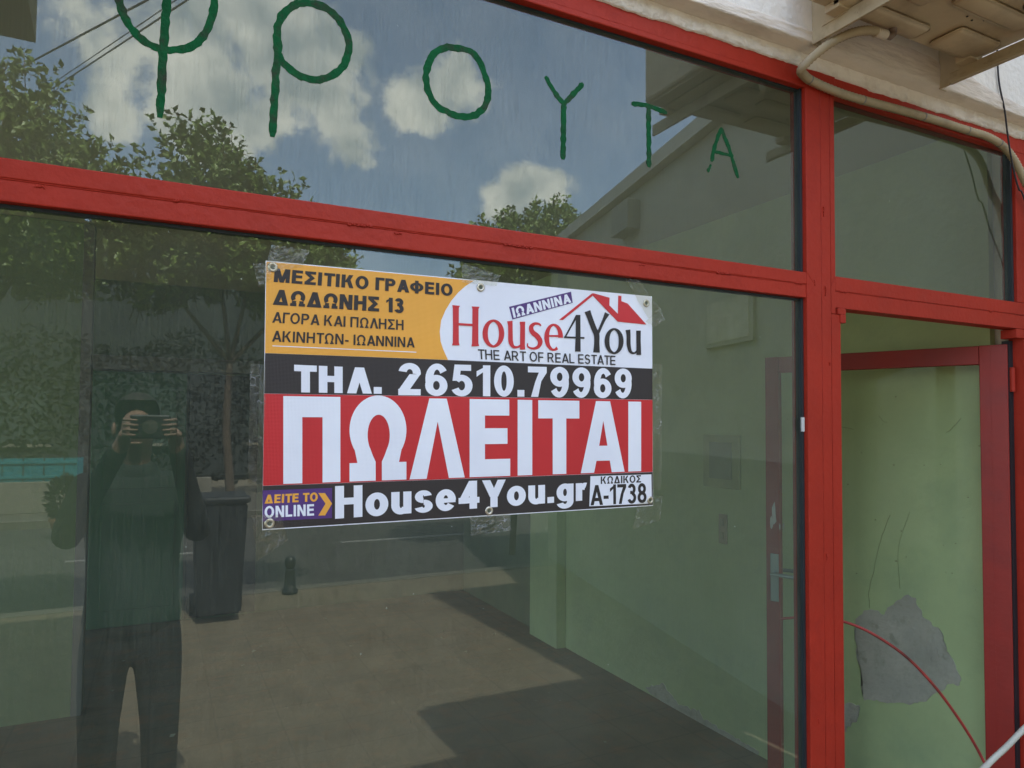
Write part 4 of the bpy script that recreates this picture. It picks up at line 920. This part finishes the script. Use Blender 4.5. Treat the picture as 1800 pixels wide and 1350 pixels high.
b = BM(); lathe(b, [(.075, 0), (.075, .03), (.058, .05), (.045, .22), (.05, .235)], (0, 0, 0), 20); obj('shaft', b, BIN, bo, True)
b = BM(); lathe(b, [(.028, .235), (.04, .25), (.052, .28), (.055, .31), (.045, .345), (.02, .362)], (0, 0, 0), 20); obj('head', b, BIN, bo, True)
plt = thing('shrub_planter', 'clay planter with round dark shrub beside the road, mirrored at the far left', 'planter', (-1.2, -11.2, -.13))
b = BM(); lathe(b, [(.14, 0), (.20, .28), (.22, .28), (.22, .33), (.19, .33)], (0, 0, 0), 20); obj('pot', b, mat('clay', (.25, .12, .07), .9), plt)
b = BM()
for i in range(700):
    v = Vector([rnd.gauss(0, 1) for _ in range(3)]).normalized()*rnd.uniform(.6, 1); leaf(b, Vector((v.x*.24, v.y*.24, .62+v.z*.32)), v+Vector((0, 0, .4)), .09, rnd)
obj('shrub', b, LEAF2, plt)
# overhead wires and their pole
def wire(a, c, lab, r=.012):
    a = Vector(a); c = Vector(c); pts = []
    for i in range(25):
        k = i/24; p = a.lerp(c, k); p.z -= .12*4*k*(1-k)*.3; pts.append(p)
    b = BM(); tube(b, pts, r, 6); tag(obj('overhead_wire', b, BLACKC), lab, 'wire', 'overhead wires across the street')
def mir(px, py, d):
    x, z = P(px, py, d); return Vector((x, -d, z))
def ext(a, c, k0, k1): return a+(c-a)*k0, a+(c-a)*k1
wire(*ext(mir(0, 128, 8), mir(241, 0, 4.5), -2.4, 1.6), 'single overhead wire mirrored left of the letter phi', .009)
wire(*ext(mir(118, 121, 8), mir(305, -6, 4.5), -2.4, 1.6), 'upper wire of the close pair behind the letter phi', .005)
wire(*ext(mir(120, 129, 8), mir(311, 3, 4.5), -2.4, 1.6), 'lower wire of the close pair behind the letter phi', .008)

# ================================================================ PHOTOGRAPHER
def skin_mesh(verts, edges, radii, root=0, sub=2):
    me = bpy.data.meshes.new('tmp'); me.from_pydata(verts, edges, []); o = bpy.data.objects.new('tmp', me); C.objects.link(o)
    md = o.modifiers.new('s', 'SKIN'); md.use_smooth_shade = True
    for i, r in enumerate(radii):
        me.skin_vertices[0].data[i].radius = r if isinstance(r, tuple) else (r, r)
        me.skin_vertices[0].data[i].use_root = (i == root)
    s2 = o.modifiers.new('u', 'SUBSURF'); s2.levels = sub; s2.render_levels = sub
    bpy.context.view_layer.update()
    m2 = bpy.data.meshes.new_from_object(o.evaluated_get(bpy.context.evaluated_depsgraph_get())); bpy.data.objects.remove(o); bpy.data.meshes.remove(me)
    return m2
PX, PY = -.07, -1.82
person = thing('person', 'person in dark jacket and trousers holding a camera up, mirrored at the lower left', 'person', (PX, PY, 0))
cg = Vector((-.02-PX, -1.47-PY, 1.655))            # camera body centre, local
V = []; E_ = []; Rr = []
def nv(p, r, par=None):
    V.append(Vector(p)); Rr.append(r); i = len(V)-1
    if par is not None: E_.append((par, i))
    return i
pel = nv((0, 0, .93), (.15, .11)); wa = nv((0, 0, 1.08), (.13, .10), pel); ch = nv((0, -.01, 1.28), (.155, .11), wa); nk0 = nv((0, -.01, 1.44), (.075, .07), ch)
nk = nv((0, .0, 1.51), (.052, .055), nk0); hd0 = nv((0, .03, 1.585), (.066, .078), nk); hd1 = nv((0, .035, 1.66), (.074, .09), hd0); hd2 = nv((0, .03, 1.73), (.06, .07), hd1)
nose = nv((0, .125, 1.635), (.012, .014), hd1)
for s in (-1, 1):
    sh = nv((s*.18, 0, 1.42), .058, ch); elb = nv((s*.235, .12, 1.21), .038, sh); wr = nv((cg.x+s*.085, cg.y-.055, cg.z-.05), .028, elb)
    pm = nv((cg.x+s*.08, cg.y-.02, cg.z-.01), (.032, .016), wr)
    hp_ = nv((s*.10, 0, .84), .092, pel); kn = nv((s*.105, .02, .48), .062, hp_); an_ = nv((s*.11, -.02, .09), .042, kn); ft = nv((s*.125, .10, .045), (.045, .035), an_)
bodym = skin_mesh(V, E_, Rr)
def fingers(s):
    vs = []; es = []; rs = []
    def add(ch_, r0):
        k = len(vs)
        for i, p in enumerate(ch_):
            vs.append(Vector(p)); rs.append(r0*(1-.12*i))
            if i: es.append((k+i-1, k+i))
    for j in range(4):
        z = cg.z+.026-j*.018; ln = (.9, 1, .95, .78)[j]
        add([(cg.x+s*.083, cg.y-.012, z), (cg.x+s*.084, cg.y+.012*ln, z), (cg.x+s*.074, cg.y+.030*ln, z-.001), (cg.x+s*(.074-.022*ln), cg.y+.031, z-.002), (cg.x+s*(.074-.038*ln), cg.y+.028, z-.003)], .0082)
    add([(cg.x+s*.078, cg.y-.03, cg.z-.022), (cg.x+s*.062, cg.y-.036, cg.z-.008), (cg.x+s*.040, cg.y-.033, cg.z+.004)], .0095)
    ms = []
    k = 0
    for ln in (5, 5, 5, 5, 3):
        vv = vs[k:k+ln]; ms.append(skin_mesh(vv, [(i, i+1) for i in range(ln-1)], rs[k:k+ln], 0, 1)); k += ln
    return ms
bm = BM(); bm.from_mesh(bodym)
for s in (-1, 1):
    for m_ in fingers(s): bm.from_mesh(m_)
    # ears and eyes
    bmesh.ops.create_uvsphere(bm, u_segments=10, v_segments=8, radius=.03, matrix=Matrix.Translation((s*.082, .02, 1.64)) @ Matrix.Diagonal((.3, .6, 1, 1)))
    bmesh.ops.create_uvsphere(bm, u_segments=10, v_segments=8, radius=.012, matrix=Matrix.Translation((s*.03, .108, 1.665)))
bmesh.ops.create_uvsphere(bm, u_segments=10, v_segments=6, radius=.022, matrix=Matrix.Translation((0, .105, 1.588)) @ Matrix.Diagonal((1, .4, .3, 1)))
obj('body', bm, SKIN, person, True)
V = []; E_ = []; Rr = []
jb = nv((0, 0, .80), (.20, .155)); j0 = nv((0, 0, .90), (.195, .15), jb); j1 = nv((0, 0, 1.05), (.17, .13), j0); j2 = nv((0, -.01, 1.28), (.18, .135), j1); j3 = nv((0, -.01, 1.44), (.095, .085), j2); j4 = nv((0, .01, 1.53), (.082, .085), j3)
for s in (-1, 1):
    a = nv((s*.185, 0, 1.41), .075, j2); c_ = nv((s*.235, .12, 1.20), .050, a); e_ = nv((cg.x+s*.092, cg.y-.065, cg.z-.062), .036, c_)
me = skin_mesh(V, E_, Rr); bm = BM(); bm.from_mesh(me); obj('jacket', bm, CLOTHJ, person, True)
V = []; E_ = []; Rr = []
jt = nv((0, 0, .98), (.16, .12)); j0 = nv((0, 0, .87), (.18, .13), jt)
for s in (-1, 1):
    a = nv((s*.095, 0, .76), .108, j0); c_ = nv((s*.108, .02, .48), .078, a); e_ = nv((s*.112, -.02, .12), .066, c_)
me = skin_mesh(V, E_, Rr); bm = BM(); bm.from_mesh(me); obj('trousers', bm, CLOTHT, person, True)
bm = BM(); bmesh.ops.create_uvsphere(bm, u_segments=20, v_segments=14, radius=.10, matrix=Matrix.Translation((0, .0, 1.705)) @ Matrix.Diagonal((.86, 1.05, .88, 1)))
bmesh.ops.delete(bm, geom=[v for v in bm.verts if (v.co.y > .055 and v.co.z < 1.745) or (v.co.y > 0 and v.co.z < 1.67)], context='VERTS'); obj('hair', bm, HAIR, person, True)
for s in (-1, 1):
    bm = BM(); box(bm, (s*.125-.05, -.09, .0), (s*.125+.05, .19, .085), .03); obj('shoe', bm, BLACKC, person, True)
cmr = thing('compact_camera', 'small black camera held in both hands of the photographer', 'camera', (PX+cg.x, PY+cg.y, cg.z))
bm = BM(); box(bm, (-.066, -.016, -.044), (.066, .016, .044), .006); obj('camera_body', bm, BLACKC, cmr)
bm = BM(); tube(bm, [(0, .017, 0), (0, .040, 0)], .026, 24); obj('lens_barrel', bm, METAL, cmr)

for nm in ('foot', 'pier', 'bolt', 'added_window_frame', 'pressed_rib', 'awning_frame', 'rail', 'vent_hole'):
    for o in [o for o in C.objects if o.type == 'MESH' and o.name.split('.')[0] == nm]: split_loose(o)
for o in C.objects:
    if o.name.startswith('wall_fleck'): o['kind'] = 'stuff'
